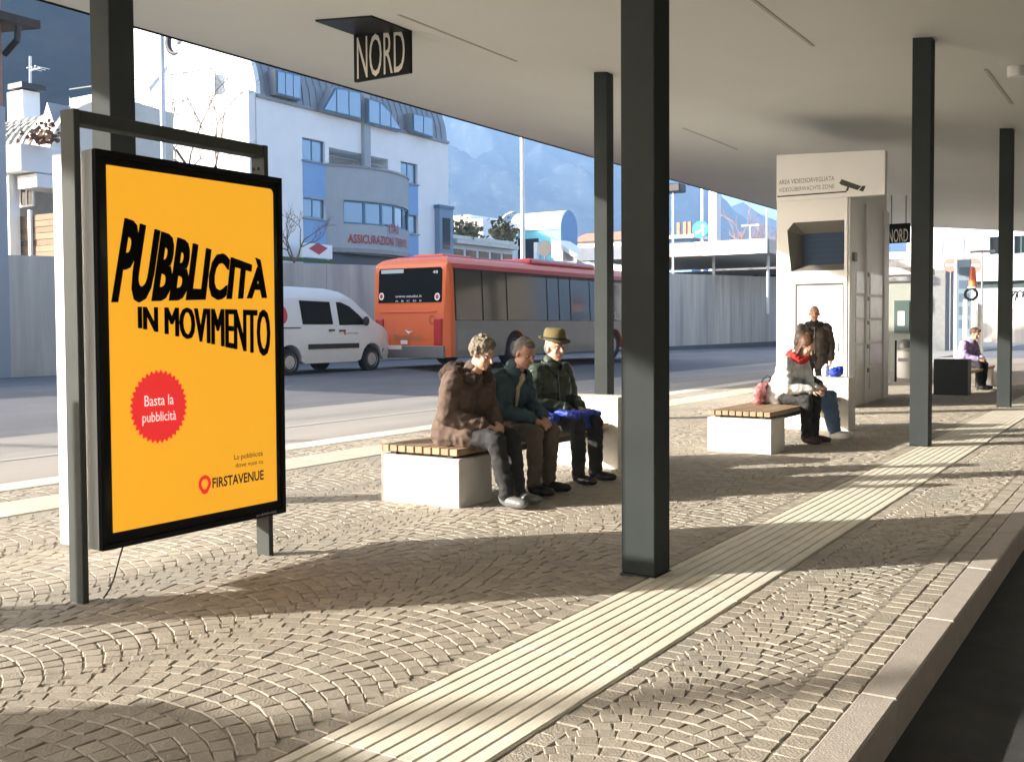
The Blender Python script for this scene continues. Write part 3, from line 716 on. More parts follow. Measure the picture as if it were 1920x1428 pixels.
for sg in (1, -1):
    obj('window', flank([(1.30,1.18), (2.33,1.18), (2.33,1.72), (1.30,1.74)], -.02, .006, sg), m_glassd, van)
    obj('window', flank([(2.55,1.16), (3.58,1.17), (3.50,1.26), (3.30,1.43), (3.02,1.62), (2.72,1.72), (2.56,1.72)], -.02, .006, sg), m_glassd, van)
    obj('door_moulding', flank([(1.45,.60), (3.22,.60), (3.22,.72), (1.45,.72)], -.01, .022, sg), m_plast, van)
    obj('slide_rail', flank([(.25,1.09), (1.22,1.09), (1.22,1.115), (.25,1.115)], -.01, .008, sg), m_plast, van)
    for y in (1.27, 2.44, 3.42): obj('door_seam', flank([(y,.42), (y+.012,.42), (y+.012,1.16), (y,1.16)], -.01, .003, sg), m_plast, van)
    obj('door_handle', flank([(2.16,1.02), (2.34,1.02), (2.34,1.06), (2.16,1.06)], 0, .035, sg), m_plast, van); obj('door_handle', flank([(2.53,1.01), (2.72,1.01), (2.72,1.05), (2.53,1.05)], 0, .035, sg), m_plast, van)
    mi_ = MB(); mi_.ball((sg*1.03, 3.42, 1.26), (.09,.07,.12)); obj('mirror', mi_, m_plast, van, smooth=True)
    for y, r_ in ((3.74,1), (.86,1)):
        a = [(y+.445*cos(t*pi/12), .32+.445*sin(t*pi/12)) for t in range(13)]; b = [(y+.395*cos(t*pi/12), .32+.395*sin(t*pi/12)) for t in range(12, -1, -1)]
        obj('arch_liner', MB().prism([(y+.40*cos(t*pi/12), .30+.40*sin(t*pi/12)) for t in range(13)], lambda u, v, w: (sg*w, u, v), .45, .70), m_black, van)
        wheel(van, sg*.83, y, .315, .318, .20, sg)
    obj('headlight', MB().ball((sg*.60, 4.52, .86), (.15,.15,.10)), m_glass, van, smooth=True)
    obj('bumper_side', flank([(4.16,.30), (4.70,.36), (4.70,.58), (4.18,.56)], -.02, .01, sg), m_plast, van)
obj('windscreen', MB().add([(-.68,3.86,1.27), (.68,3.86,1.27), (.60,3.10,1.845), (-.60,3.10,1.845), (-.68,3.855,1.24), (.68,3.855,1.24), (.60,3.08,1.81), (-.60,3.08,1.81)], [(0,1,2,3), (4,7,6,5), (0,4,5,1), (2,6,7,3)]), m_glassd, van)
lo = MB(); lo.prism([(.62+.235*cos(2*pi*k/28), 1.42+.235*sin(2*pi*k/28)) for k in range(28)], lambda u, v, w: (VX(u, v)+w, u, v), .002, .006)
obj('round_logo', lo, M('logo_red', (0.70,0.06,0.10), 0.4), van)
text('lettering', 'city', m_van, van, lambda u, v: (VX(.62, 1.40+.10*v)+.009, .47+.30*u, 1.38+.10*v))
text('lettering', 'autonoleggio', m_grey, van, lambda u, v: (VX(3, .95)+.004, 2.80+.42*u, .95+.05*v)); obj('small_emblem', flank([(2.69,.93), (2.75,.93), (2.75,1.03), (2.69,1.03)], .001, .004), m_red, van)

bus = root('orange_bus', (-16.86, 21.5, .30), 'orange city bus with silver flank and black rear window parked by the wall', 'bus', rz=0.0001)
HB = 1.29
def bus_w(y, z):
    w = interp(z, [(.2,HB-.02), (.5,HB), (1.25,HB), (2.5,HB-.05), (2.72,HB-.09), (2.85,HB-.22), (2.93,HB-.45)])
    if y < .18: w -= .16*((.18-y)/.18)**2
    if y > 11.8: w -= .2*((y-11.8)/.2)**2
    return w
bp_ = [(.0,.30), (-.02,.8), (.0,1.4), (.075,2.65), (.14,2.76), (.28,2.86), (.5,2.92), (6,2.93), (11.6,2.92), (11.9,2.8), (12,2.4), (12.02,1.2), (11.98,.3)]
bp_ += arch(9.3,.42,.56,0,180)+[(6,.28)]+arch(3.2,.42,.56,0,180)
hull(bp_, 1, (.5,.8,1.25,1.8,2.5,2.72,2.85), bus_w, 'body', m_bus, bus, (.05,.12,.25,.5,2,4,6,8,10,11.5,11.8,11.95))
BX = lambda y, z: bus_w(y, z)
def bflank(y0, y1, z0, z1, e0, e1, sg=1):
    zz = [z0]+[z for z in (.5, 1.25, 2.5, 2.72) if z0+.01 < z < z1-.01]+[z1]; pts = [(y0, z) for z in zz]+[(y1, z) for z in zz[::-1]]; k = len(zz); mb = MB()
    A = [(sg*(BX(y, z)+e0), y, z) for y, z in pts]; B = [(sg*(BX(y, z)+e1), y, z) for y, z in pts]; n = 2*k
    fs = [(i, (i+1) % n, n+(i+1) % n, n+i) for i in range(n)]
    for i in range(k-1): fs += [(i, i+1, n-2-i, n-1-i), (n+i, n+i+1, 2*n-2-i, 2*n-1-i)]
    return mb.add(A+B, fs)
for sg in (1, -1):
    sk = MB()
    for a, b in ((.28,2.62), (3.78,8.72), (9.88,11.8)):
        q = bflank(a, b, .30, 1.245, -.01, .006, sg); sk.add(q.v, q.f)
    for a, b in ((2.63,3.77), (8.73,9.87)):
        c_ = (a+b)/2; o_ = [(a-.02,.5), (a-.02,1.244), (b+.02,1.244), (b+.02,.5)]+[(c_+.56*cos(t), .42+.56*sin(t)) for t in [.143+(pi-.286)*i/12 for i in range(13)]]
        sk.prism(o_, lambda u, v, w: (sg*w, u, v), HB-.01, HB+.007)
    obj('silver_skirt', sk, m_buss, bus)
    obj('engine_grille', bflank(.35, 1.5, .42, 1.02, 0, .010, sg), m_grey, bus)
    obj('red_cornice', bflank(.25, 11.85, 2.60, 2.72, -.01, .012, sg), m_busr, bus)
    ed = [.30, 1.55, 2.75, 4.95, 5.65, 6.35, 7.6, 9.2, 10.4, 11.7]
    obj('window_band', bflank(.28, 11.75, 1.247, 2.60, -.02, .004, sg), m_black, bus)
    for a, b in zip(ed[:-1], ed[1:]): obj('window', bflank(a+.03, b-.03, 1.26, 2.58, .003, .011, sg), m_busg, bus)
    for y in (3.2, 9.3):
        obj('arch_liner', MB().prism([(y+.56*cos(t*pi/12), .40+.56*sin(t*pi/12)) for t in range(13)], lambda u, v, w: (sg*w, u, v), .5, 1.0), m_black, bus)
        wheel(bus, sg*1.10, y, .46, .47, .28, sg, m_grey)
    tl = MB().box(sg*.965-.13, sg*.965+.13, -.055, .03, .62, 1.30)
    obj('tail_light', tl, m_tail, bus, bevel=.02)
by = lambda x, z, e=0: (x, interp(z, [(.3,0), (.8,-.02), (1.4,0), (2.65,.075)])-e, z)
def rear(outline, e0, e1):
    k = len(outline); return MB().add([by(x, z, e0) for x, z in outline]+[by(x, z, e1) for x, z in outline], [tuple(range(k)), tuple(range(k, 2*k))]+[(i, (i+1) % k, k+(i+1) % k, k+i) for i in range(k)])
obj('rear_window', rear([(-1.02,1.72), (1.04,1.72), (1.06,1.78), (1.05,2.56), (1.0,2.62), (-.98,2.62), (-1.03,2.56)], -.05, .014), m_blackg, bus)
obj('blind', rear([(-.95,2.50), (-.2,2.50), (-.2,2.60), (-.95,2.60)], .0145, .017), M('pale_blind', (0.42,0.50,0.50), 0.6), bus)
obj('rear_bumper', rear([(-1.16,.28), (1.16,.28), (1.16,.60), (-1.16,.60)], -.02, .05), m_buss, bus, bevel=.015)
obj('number_plate', rear([(-.72,.50), (-.20,.50), (-.20,.61), (-.72,.61)], .051, .06), m_white, bus)
obj('engine_hatch_lip', rear([(-.95,1.46), (.90,1.46), (.90,1.51), (-.95,1.51)], -.01, .03), m_bus, bus, bevel=.008)
for x, z in ((-.92,1.90), (.92,1.86)):
    lo = rear([(x+.085*cos(2*pi*k/18), z+.10*sin(2*pi*k/18)) for k in range(18)], .0145, .018); o = obj('speed_sticker', lo, m_white, bus)
    obj('sticker_ring', rear([(x+.05*cos(2*pi*k/18), z+.06*sin(2*pi*k/18)) for k in range(18)], .0185, .021), m_busr, o)
rq = lambda x0, x1, z0, z1, e: quad_fn(by(x0,z0,e), by(x1,z0,e), by(x1,z1,e), by(x0,z1,e))
text('lettering', 'www.sasabz.it', m_white, bus, rq(-.45,.42,1.86,1.93,.017)); text('lettering', 'A  B  C  D  E', m_white, bus, rq(-.45,.42,1.745,1.79,.017)); text('lettering', '48', m_white, bus, rq(.76,.92,2.46,2.54,.017))
text('lettering', 'Südtirol', M('letter_olive', (0.30,0.20,0.08), 0.5), bus, rq(-.50,.40,.76,.90,.026), bold=.01)
bd_ = MB().add([by(-.10,1.02,.027), by(.06,.97,.027), by(.02,.90,.027), by(.16,.99,.027), by(.05,.93,.027)], [(0,1,2), (2,1,3), (4,2,3)])
obj('white_bird', bd_, m_white, bus); obj('small_badge', rear([(-.24,.64), (-.02,.64), (-.02,.74), (-.24,.74)], .020, .03), m_white, bus)
rgm = MB()
for k in range(20):
    a0, a1 = 2*pi*k/20, 2*pi*(k+1)/20; f = lambda a, r_: by(.78+r_*cos(a)*.8, 1.27+r_*sin(a), .022)
    rgm.add([f(a0,.09), f(a1,.09), f(a1,.12), f(a0,.12)], [(0,1,2,3)])
obj('ring_emblem', rgm, M('ring_brown', (0.30,0.06,0.03), 0.5), bus)
obj('roof_skin', MB().box(-.86, .86, .6, 11.5, 2.90, 2.955), m_busr, bus, bevel=.02); obj('roof_unit', MB().box(-.95, .95, 4.6, 8.6, 2.90, 3.08), m_busr, bus, bevel=.06); obj('roof_hatch', MB().box(-.45, .55, .8, 2.1, 2.91, 3.02), m_bus, bus, bevel=.03)
text('lettering', 'CITYBUS', m_white, bus, lambda u, v: (BX(7, 1.35)+.014, 8.1+1.3*u, 1.32+.24*v))

# ------------------------------------------------------------------ the retaining wall behind the road
rw = root('retaining_wall', (-22.3, 20, 0), 'long weathered board marked concrete retaining wall behind the bus and van', 'wall')
y = -20.0
while y < 72:
    ztop = lambda q: 3.04+0.028*(q-13.4) if q < 45 else 3.925+0.027*(q-45)
    y2 = y+4.0
    obj('concrete_panel', MB().prism([(y+.008,-.6), (y2-.008,-.6), (y2-.008,ztop(y2)), (y+.008,ztop(y))], lambda u, v, w: (w, u, v), -22.4, -22.0+random.uniform(-.004,.004)), m_conc, rw)
    y = y2
obj('footing', MB().box(-22.0, -21.86, -20, 72, -.6, .30), M('footing_dark', (0.10,0.10,0.11), 0.9, var=0.3), rw)
terr = MB(); terr.add([(-22.4,-40,2.2), (-22.4,75,2.8), (-120,75,2.8), (-120,-40,2.2)], [(0,1,2,3)])
tag(obj('upper_ground', terr, m_gnd), kind='structure')

# ------------------------------------------------------------------ white office building with zinc barrel roof
XB = -40.0; off = root('office_building', (-46, 46, 0), 'white insurance office building with zinc barrel roof and blue window strips', 'building')
fX = lambda u, v, w: (XB-w, u, v)
def rc2(cx0, cy0, cx1, cy1):
    p = on_x(440+.3854*cx0, 60+.3854*cy0, XB); q = on_x(440+.3854*cx1, 60+.3854*cy1, XB); return (p.y, q.y, q.z, p.z)
W1, W2, W3, W4 = rc2(332,512,440,640), rc2(332,802,440,912), rc2(808,628,890,742), rc2(818,884,890,982)
cl = (min(W1[0],W2[0]), max(W1[1],W2[1])); cr = (min(W3[0],W4[0]), max(W3[1],W4[1]))
LG = rc2(458,552,768,700); LG = (LG[0], LG[1]-.4, LG[2]-.1, LG[3]-.1)
YB0, YB1, ZE = 38.5, 55.3, 13.35
holes = [(*cl, W1[2], W1[3]), (*cl, W2[2], W2[3]), (*cr, W3[2], W3[3]), (*cr, W4[2], W4[3]), LG]
wl = MB(); wall_holes(wl, fX, YB0, YB1, -.5, ZE, holes, .35)
wl.add([(XB,YB0,-.5), (XB-13,YB0,-.5), (XB-13,YB0,ZE), (XB,YB0,ZE)], [(0,1,2,3)])
wl.add([(XB,YB1,-.5), (XB-13,YB1,-.5), (XB-13,YB1,ZE), (XB,YB1,ZE)], [(0,1,2,3)])
wl.add([(XB-13,YB0,-.5), (XB-13,YB1,-.5), (XB-13,YB1,ZE), (XB-13,YB0,ZE)], [(0,1,2,3)])
obj('wall', wl, m_rend, off)
for a, b, c, d in holes[:4]: obj('sill', MB().prism([(a-.08,c-.10), (b+.08,c-.10), (b+.08,c-.025), (a-.08,c-.025)], fX, -.10, .02), m_grey, off)
for a, b, c, d in holes[:4]: window(off, fX, a, b, c, d, .22, m_bframe, m_glass, 2)
for c_, hi, lo_ in ((cl, W1[2], W2[3]), (cl, W2[2], 1.0), (cr, W3[2], W4[3]), (cr, W4[2], 1.0)):
    obj('blue_spandrel', MB().prism([(c_[0],lo_+.02), (c_[1],lo_+.02), (c_[1],hi-.02), (c_[0],hi-.02)], fX, -.03, .1), m_blue, off)
# loggia
lg = MB(); a, b, c, d = LG
lg.add([fX(a,c,2.2), fX(b,c,2.2), fX(b,d,2.2), fX(a,d,2.2), fX(a,c,.35), fX(b,c,.35), fX(b,d,.35), fX(a,d,.35)], [(0,1,2,3), (4,5,1,0), (7,6,2,3), (4,0,3,7), (5,1,2,6)])
obj('loggia', lg, m_rend, off)
window(off, fX, a+.4, a+1.9, c+.1, d-.5, 2.1, m_bframe, m_glassd, 2); window(off, fX, b-3.0, b-1.2, c+.1, d-.4, 2.1, m_bframe, m_glass, 2)
rl = MB()
for zz in (c+.95, c+.6): rl.tube([fX(a+.05,zz,.1), fX(b-.05,zz,.1)], .018, 6)
obj('railing', rl, m_alu, off)
mid = on_x(683, 250, XB).y
obj('downpipe_fin', MB().box(XB+.002, XB+.25, mid-.28, mid+.28, LG[2]+.2, ZE+3.4), m_grend, off)
# curved bay
ba = on_x(610, 330, XB).y; bb = on_x(766, 400, XB).y; bt = LG[2]-.02; bbm = on_x(640, 466, XB).z
NB = 12; bow = lambda t: 1.25*(1-(2*t-1)**2)
bayp = lambda t, z, e=0: (XB+.02+bow(t)+e, ba+(bb-ba)*t, z)
wz0, wz1 = on_x(640,416,XB+1).z, on_x(640,371,XB+1).z
sh_ = MB()
for z0, z1 in ((bbm, wz0), (wz1, bt)):
    for i in range(NB):
        t0, t1 = i/NB, (i+1)/NB; sh_.add([bayp(t0,z0), bayp(t1,z0), bayp(t1,z1), bayp(t0,z1)], [(0,1,2,3)])
for t0, t1 in ((0, 1.4/NB), (1-.4/NB, 1)): sh_.add([bayp(t0,wz0), bayp(t1,wz0), bayp(t1,wz1), bayp(t0,wz1)], [(0,1,2,3)])
for z in (bbm, bt): sh_.add([bayp(i/NB, z) for i in range(NB+1)], [tuple(range(NB+1))])
obj('bay', sh_, m_grend, off)
for z0, z1 in ((bt,bt+.12), (bbm-.25,bbm-.003)):
    cp = MB()
    for i in range(NB):
        t0, t1 = i/NB, (i+1)/NB
        cp.add([bayp(t0,z0,.08), bayp(t1,z0,.08), bayp(t1,z1,.08), bayp(t0,z1,.08), bayp(t0,z1,-.3), bayp(t1,z1,-.3), bayp(t0,z0,-.3), bayp(t1,z0,-.3)], [(0,1,2,3), (3,2,5,4), (0,1,7,6)])
    obj('bay_cornice', cp, m_grey, off)
nw = 5
for i in range(nw):
    t0, t1 = (1.4+(NB-1.8)*i/nw)/NB, (1.4+(NB-1.8)*(i+1)/nw)/NB
    p0, p1 = Vector(bayp(t0,0,-.12)), Vector(bayp(t1,0,-.12))
    fb = lambda u, v, w: tuple(p0.lerp(p1, u)+Vector((-w, 0, v)))
    fr_ = MB(); L = (p1-p0).length; t = .09/L
    for q in ((0,t,wz0,wz1), (1-t,1,wz0,wz1), (t,1-t,wz0,wz0+.1), (t,1-t,wz1-.1,wz1)): fr_.prism([(q[0],q[2]), (q[1],q[2]), (q[1],q[3]), (q[0],q[3])], fb, -.05, .05)
    o = obj('window', fr_, m_bframe, off); obj('pane', MB().prism([(t,wz0+.1), (1-t,wz0+.1), (1-t,wz1-.1), (t,wz1-.1)], fb, .0, .02), m_glass, o)
tz = lambda px, py: on_x(px, py, XB+1.2).z
def bay_text(s, u0, u1, z0, h): text('lettering', s, m_redl, off, lambda u, v: bayp(u0+(u1-u0)*u, z0+h*v, .05), bold=.02)
zt = bbm+.30; bay_text('ASSICURAZIONI TRENTO', .14, .86, zt, .50); bay_text('ITAS', .53, .67, zt+.72, .55)
obj('shopfront', MB().box(XB+.003, XB+.06, ba+.3, bb+.2, 2.6, bbm-.26), M('shop_dark', (0.03,0.05,0.09), 0.3), off)
sg_ = MB(); s0 = on_x(566,455,XB+.9); s1 = on_x(622,486,XB+.9); sg_.box(XB+.8, XB+.95, s0.y, s1.y, s1.z, s0.z)
shs = root('shop_sign', (XB+.9, s0.y, 0), 'white shop sign with red emblem under the blue strip of the office building', 'sign')
obj('board', sg_, m_rend, shs); cyy = (s0.y+s1.y)/2; czz = (s0.z+s1.z)/2+.1
obj('emblem', MB().add([(XB+.953,cyy-.7,czz), (XB+.953,cyy,czz+.35), (XB+.953,cyy+.8,czz+.1), (XB+.953,cyy+.1,czz-.3)], [(0,1,2,3)]), m_redl, shs)
obj('awning_edge', MB().box(XB+.8, XB+1.0, s0.y-4, s1.y+.1, s1.z-.25, s1.z-.05), m_green, shs)
# barrel roof
vault = MB(); NV = 16; RXV, RZV = 6.5, 5.2
arc = [(XB-RXV+RXV*cos(pi*i/NV), ZE+.004+RZV*sin(pi*i/NV)) for i in range(NV+1)]
for i in range(NV): vault.add([(arc[i][0],YB0+.25,arc[i][1]), (arc[i][0],YB1-.1,arc[i][1]), (arc[i+1][0],YB1-.1,arc[i+1][1]), (arc[i+1][0],YB0+.25,arc[i+1][1])], [(0,1,2,3)])
vault.add([(x,YB1-.1,z) for x, z in arc], [tuple(range(NV+1))])
obj('barrel_roof', vault, m_zinc, off)
gb = MB(); arc2 = [(XB-RXV+(RXV+.02)*cos(pi*i/24), ZE+.01+(RZV+.25)*sin(pi*i/24)) for i in range(25)]
gb.prism([(x, z) for x, z in arc2], lambda u, v, w: (u, w, v), YB0-.02, YB0+.3); obj('gable', gb, m_rend, off)
sm = MB()
yy = YB0+.7
while yy < YB1-.2:
    for i in range(8):
        x0, z0 = arc[i]; x1, z1 = arc[i+1]; n0, n1 = [Vector(((q[0]-XB+RXV)/RXV**2, 0, (q[1]-ZE)/RZV**2)).normalized()*.05 for q in (arc[i], arc[i+1])]; sm.add([(x0,yy,z0), (x1,yy,z1), (x1+n1.x,yy,z1+n1.z), (x0+n0.x,yy,z0+n0.z), (x0,yy+.035,z0), (x1,yy+.035,z1), (x1+n1.x,yy+.035,z1+n1.z), (x0+n0.x,yy+.035,z0+n0.z)], [(0,1,2,3), (4,5,6,7), (3,2,6,7)])
    yy += .55
obj('standing_seams', sm, m_zinc, off, kind='stuff')
obj('eaves_gutter', MB().box(XB+.004, XB+.12, YB0, YB1, ZE-.12, ZE+.05), m_grey, off)
def dormer(pts, frame_cols, name='dormer_window'):
    P = [on_x(440+.3854*a, 60+.3854*b, XB+.45) for a, b in pts]; uv = [(p.y, p.z) for p in P]; cy = sum(p[0] for p in uv)/len(uv); cz = sum(p[1] for p in uv)/len(uv)
    big = [(cy+(u-cy)*1.10, cz+(v-cz)*1.10) for u, v in uv]
    o = obj(name, MB().prism(big, fX, -.42, 4.2), m_zinc, off)
    obj('frame', MB().prism([(cy+(u-cy)*1.05, cz+(v-cz)*1.05) for u, v in uv], fX, -.47, -.423), m_bframe, o)
    # panes: cut the outline into vertical strips
    u0, u1 = min(p[0] for p in uv), max(p[0] for p in uv)
    def span(u):
        zs = []
        for (a, b), (c, d) in zip(uv, uv[1:]+uv[:1]):
            if min(a, c) <= u <= max(a, c) and abs(a-c) > 1e-6: zs.append(b+(d-b)*(u-a)/(c-a))
        return min(zs), max(zs)
    for i in range(frame_cols):
        a, b = u0+(u1-u0)*(i+.05)/frame_cols, u0+(u1-u0)*(i+.95)/frame_cols
        (l0, h0), (l1, h1) = span(a), span(b)
        obj('pane', MB().prism([(a,l0+.03), (b,l1+.03), (b,h1-.03), (a,h0-.03)], fX, -.50, -.473), m_glass, o)
    return o
dormer([(432,378), (610,420), (610,298), (492,275)], 3); dormer([(650,440), (808,478), (728,350), (650,328)], 3)
dormer([(208,300), (318,328), (318,215), (205,190)], 3); dormer([(868,480), (962,512), (962,420), (868,400)], 2, 'roof_light')
r1, r2 = on_x(822,388,XB+.6), on_x(844,480,XB+.6)
obj('side_bay', MB().box(XB+.003, XB+.40, r1.y+.4, YB1-.05, 1, r1.z), M('bay_blue_grey', (0.20,0.27,0.36), .7), off); obj('side_bay_roof', MB().box(XB+.003, XB+.46, r1.y+.3, YB1+.02, r1.z+.003, r1.z+.2), m_bframe, off)
obj('window', MB().box(XB+.403, XB+.42, r1.y+.7, YB1-.4, r1.z-2.6, r1.z-.6), m_glassd, off)
gw = window(off, lambda u, v, w: (u, YB0+w, v), *(lambda p, q: (p.x, q.x, q.z, p.z))(on_y(308,252,YB0), on_y(366,292,YB0)), -.01, m_bframe, m_glass, 2)
tr = MB(); p0, p1 = on_y(290,135,YB0-.35), on_y(403,128,YB0-.35)
tra = root('roof_terrace_railing', (p0.x, YB0-.35, 0), 'thin pale glazed railing of the roof terrace on the white gable side', 'railing')
lowz = on_y(350,190,YB0-.4).z
tw = obj('terrace_block', MB().box(-56, XB-.02, YB0-.5, YB0-.05, -.5, lowz), m_rend, off)
tr.tube([(-55,YB0-.35,p0.z), (p1.x,YB0-.35,p1.z)], .04, 6)
for k in range(5): x = -55+(p1.x+55)*k/4; tr.tube([(x,YB0-.35,lowz), (x,YB0-.35,p1.z)], .03, 6)
obj('rail', tr, m_grey, tra); obj('glass_pane', MB().box(-55, p1.x-.05, YB0-.36, YB0-.34, lowz+.1, p1.z-.1), M('pale_glass', (0.60,0.66,0.66), 0.1), tra)

# ------------------------------------------------------------------ pale building with ribbed barrel roofs at far left
YL = 20.5; le = root('barrel_roof_house', (-34, 24, 0), 'pale house with two ribbed barrel vault roofs and white balconies, left edge', 'house')
zl = lambda px, py: on_y(px, py, YL).z; xl = lambda px, py: on_y(px, py, YL).x
ZL = zl(100, 298); XLE = on_y(268, 250, YL+5).x
obj('wall', MB().box(-46, XLE, YL, YL+5, -.5, ZL-.01), M('ochre_render', (0.36,0.31,0.25), 0.85, var=0.15), le)
def vault_left(x0, x1, name, rz, ry):
    mb = MB(); N = 12; A = [(YL+ry-ry*cos(pi/2*i/N)*1.0, ZL+rz*sin(pi/2*i/N)) for i in range(N+1)]
    A += [(YL+5, ZL+rz*.95), (YL+5, ZL)]
    mb.prism(A, lambda u, v, w: (w, u, v), x0, x1); o = obj(name, mb, m_zincl, le)
    rb = MB(); x = x0+.2
    while x < x1:
        for i in range(N):
            (y0_, z0_), (y1_, z1_) = A[i], A[i+1]
            rb.add([(x,y0_-.07,z0_+.02), (x+.11,y0_-.07,z0_+.02), (x+.11,y1_-.07*cos(pi/2*i/N),z1_+.09), (x,y1_-.07*cos(pi/2*i/N),z1_+.09), (x,y0_+.05,z0_), (x+.11,y0_+.05,z0_), (x+.11,y1_+.05,z1_), (x,y1_+.05,z1_)], [(0,1,2,3), (0,4,7,3), (1,5,6,2)])
        x += .42
    ob = obj('ribs', rb, M('zinc_rib', (0.40,0.385,0.34), 0.5), o, kind='stuff'); return o
vault_left(-46, xl(58,250), 'barrel_roof', 2.15, 3.0); vault_left(xl(62,250), xl(88,250), 'link_roof', 1.35, 3.5); vault_left(xl(90,250), XLE, 'barrel_roof', 2.45, 3.2)
obj('skylight', MB().prism([(YL+1.8,ZL+2.0), (YL+2.4,ZL+2.7), (YL+2.4,ZL+2.85), (YL+1.75,ZL+2.15)], lambda u, v, w: (w, u, v), xl(82,200), xl(135,200)), m_white, le)
obj('skylight', MB().prism([(YL+1.7,ZL+2.1), (YL+2.4,ZL+2.95), (YL+2.4,ZL+3.1), (YL+1.65,ZL+2.25)], lambda u, v, w: (w, u, v), xl(152,200), xl(196,200)), m_white, le)
tg = [(xl(50,220), ZL+1.1), (xl(80,220), ZL+1.1), (xl(65,200), ZL+2.0)]
obj('gable_dormer', MB().prism(tg, lambda u, v, w: (u, w, v), YL+.45, YL+2.2), m_zinc, le)
px_ = on_y(40,190,YL+3.1)
ch = obj('chimney', MB().box(px_.x-.6, px_.x+.4, YL+2.9, YL+3.6, ZL+.7, on_y(40,172,YL+3.1).z), m_rend, le); obj('chimney_cap', MB().box(px_.x-.3, px_.x+.6, YL+2.75, YL+3.75, on_y(40,172,YL+3.1).z+.05, on_y(40,172,YL+3.1).z+.25), m_plast, ch)
an = MB(); pa = on_y(57,170,YL+3.4); pt_ = on_y(57,106,YL+3.4); an.tube([pa, pt_], .05, 6); pq = on_y(57,132,YL+3.4); an.tube([pq, (pq.x+.65,pq.y,pq.z)], .04, 6)
for k in range(3): an.tube([(pq.x+.25+.25*k,pq.y-.3,pq.z), (pq.x+.25+.25*k,pq.y+.3,pq.z)], .02, 4)
ant = root('tv_antenna', pa, 'thin grey television antenna on the ribbed barrel roof at the left', 'antenna'); obj('mast', an, m_alu, ant)
za, zb_ = zl(60,340), zl(60,292)
obj('balcony', MB().box(-44, xl(128,300), YL-1.6, YL-.003, za, zb_), m_rend, le, bevel=.03)
obj('balcony', MB().box(xl(98,370), xl(135,370), YL-1.2, YL-.003, zl(100,362), zl(100,338)), m_rend, le)
window(le, lambda u, v, w: (u, YL+w, v), xl(8,370), xl(30,370), zl(20,392), zl(20,350), -.01, m_white, m_glass, 2, 2)
window(le, lambda u, v, w: (u, YL+w, v), xl(40,370), xl(66,370), zl(20,392), zl(20,345), -.01, m_white, m_glassd, 2, 1)
for px in (17, 42, 88): obj('pillar', MB().box(xl(px,400)-.18, xl(px,400)+.18, YL-1.4, YL-1.05, 2, za-.003), m_rend, le)
pot = root('balcony_plant', on_y(85,268,YL-1.2), 'brown shrubby plant on the white balcony of the barrel roofed house', 'plant')
pb = MB(); random.seed(3); c0 = on_y(85,268,YL-1.2)
for k in range(160):
    q = c0+Vector((random.gauss(0,.35), random.gauss(0,.15), abs(random.gauss(0,.25)))); d_ = Vector((random.uniform(-1,1), random.uniform(-1,1), random.uniform(-1,1))).normalized()*.08; e = d_.orthogonal()
    pb.add([q-d_, q+e*.6, q+d_, q-e*.6], [(0,1,2,3)])
obj('foliage', pb, M('dry_leaf', (0.16,0.09,0.05), 0.9, island=.4), pot, kind='stuff')
# weathered board fence on the wall
bf = root('board_fence', (-24, 14, 2.4), 'weathered brown plank fence above the retaining wall at left', 'fence')
fx0, fx1 = on_y(22,430,19.5).x, on_y(150,430,19.5).x; z0 = on_y(70,478,19.5).z-.3; z1 = on_y(70,402,19.5).z
n = 8
for i in range(n):
    obj('board', MB().box(fx0, fx1+3, 19.5+random.uniform(0,.03), 19.55, z0+(z1-z0)*i/n+.008, z0+(z1-z0)*(i+1)/n-.008), m_brownw, bf)
for px in (19, 60, 110): x = on_y(px,430,19.5).x; obj('post', MB().box(x-.06, x+.06, 19.40, 19.49, 2, z1+.15), m_white, bf)
# near house corner with dark eave
YH = 13.6; nh = root('russet_house', (-29, 18, 0), 'russet house corner with dark wooden eave and gutter at the left edge', 'house')
xe = on_y(8,300,YH).x; zc = on_y(8,60,YH).z
obj('wall', MB().box(-30, xe, YH-5, YH, 2.2, zc+1.2), m_rust, nh); obj('plinth', MB().box(-30.0, xe+.03, YH-5.1, YH+.03, -.5, on_y(8,200,YH).z), m_grend, nh)
tip = on_y(76,48,YH+.6)
obj('eave', MB().prism([(-30,zc+1.0), (tip.x,tip.z-.08), (tip.x,tip.z+.10), (-30,zc+2.2)], lambda u, v, w: (u, w, v), YH-6, YH+.6), m_roofd, nh)
gu = on_y(14,72,YH); obj('gutter', MB().tube([(gu.x+.25,YH+.1,gu.z+.25), (gu.x+.2,YH+.1,gu.z-.05), (gu.x-.1,YH+.1,gu.z-.2), (gu.x-.25,YH+.08,gu.z-.3)], .07, 8), m_plast, nh)
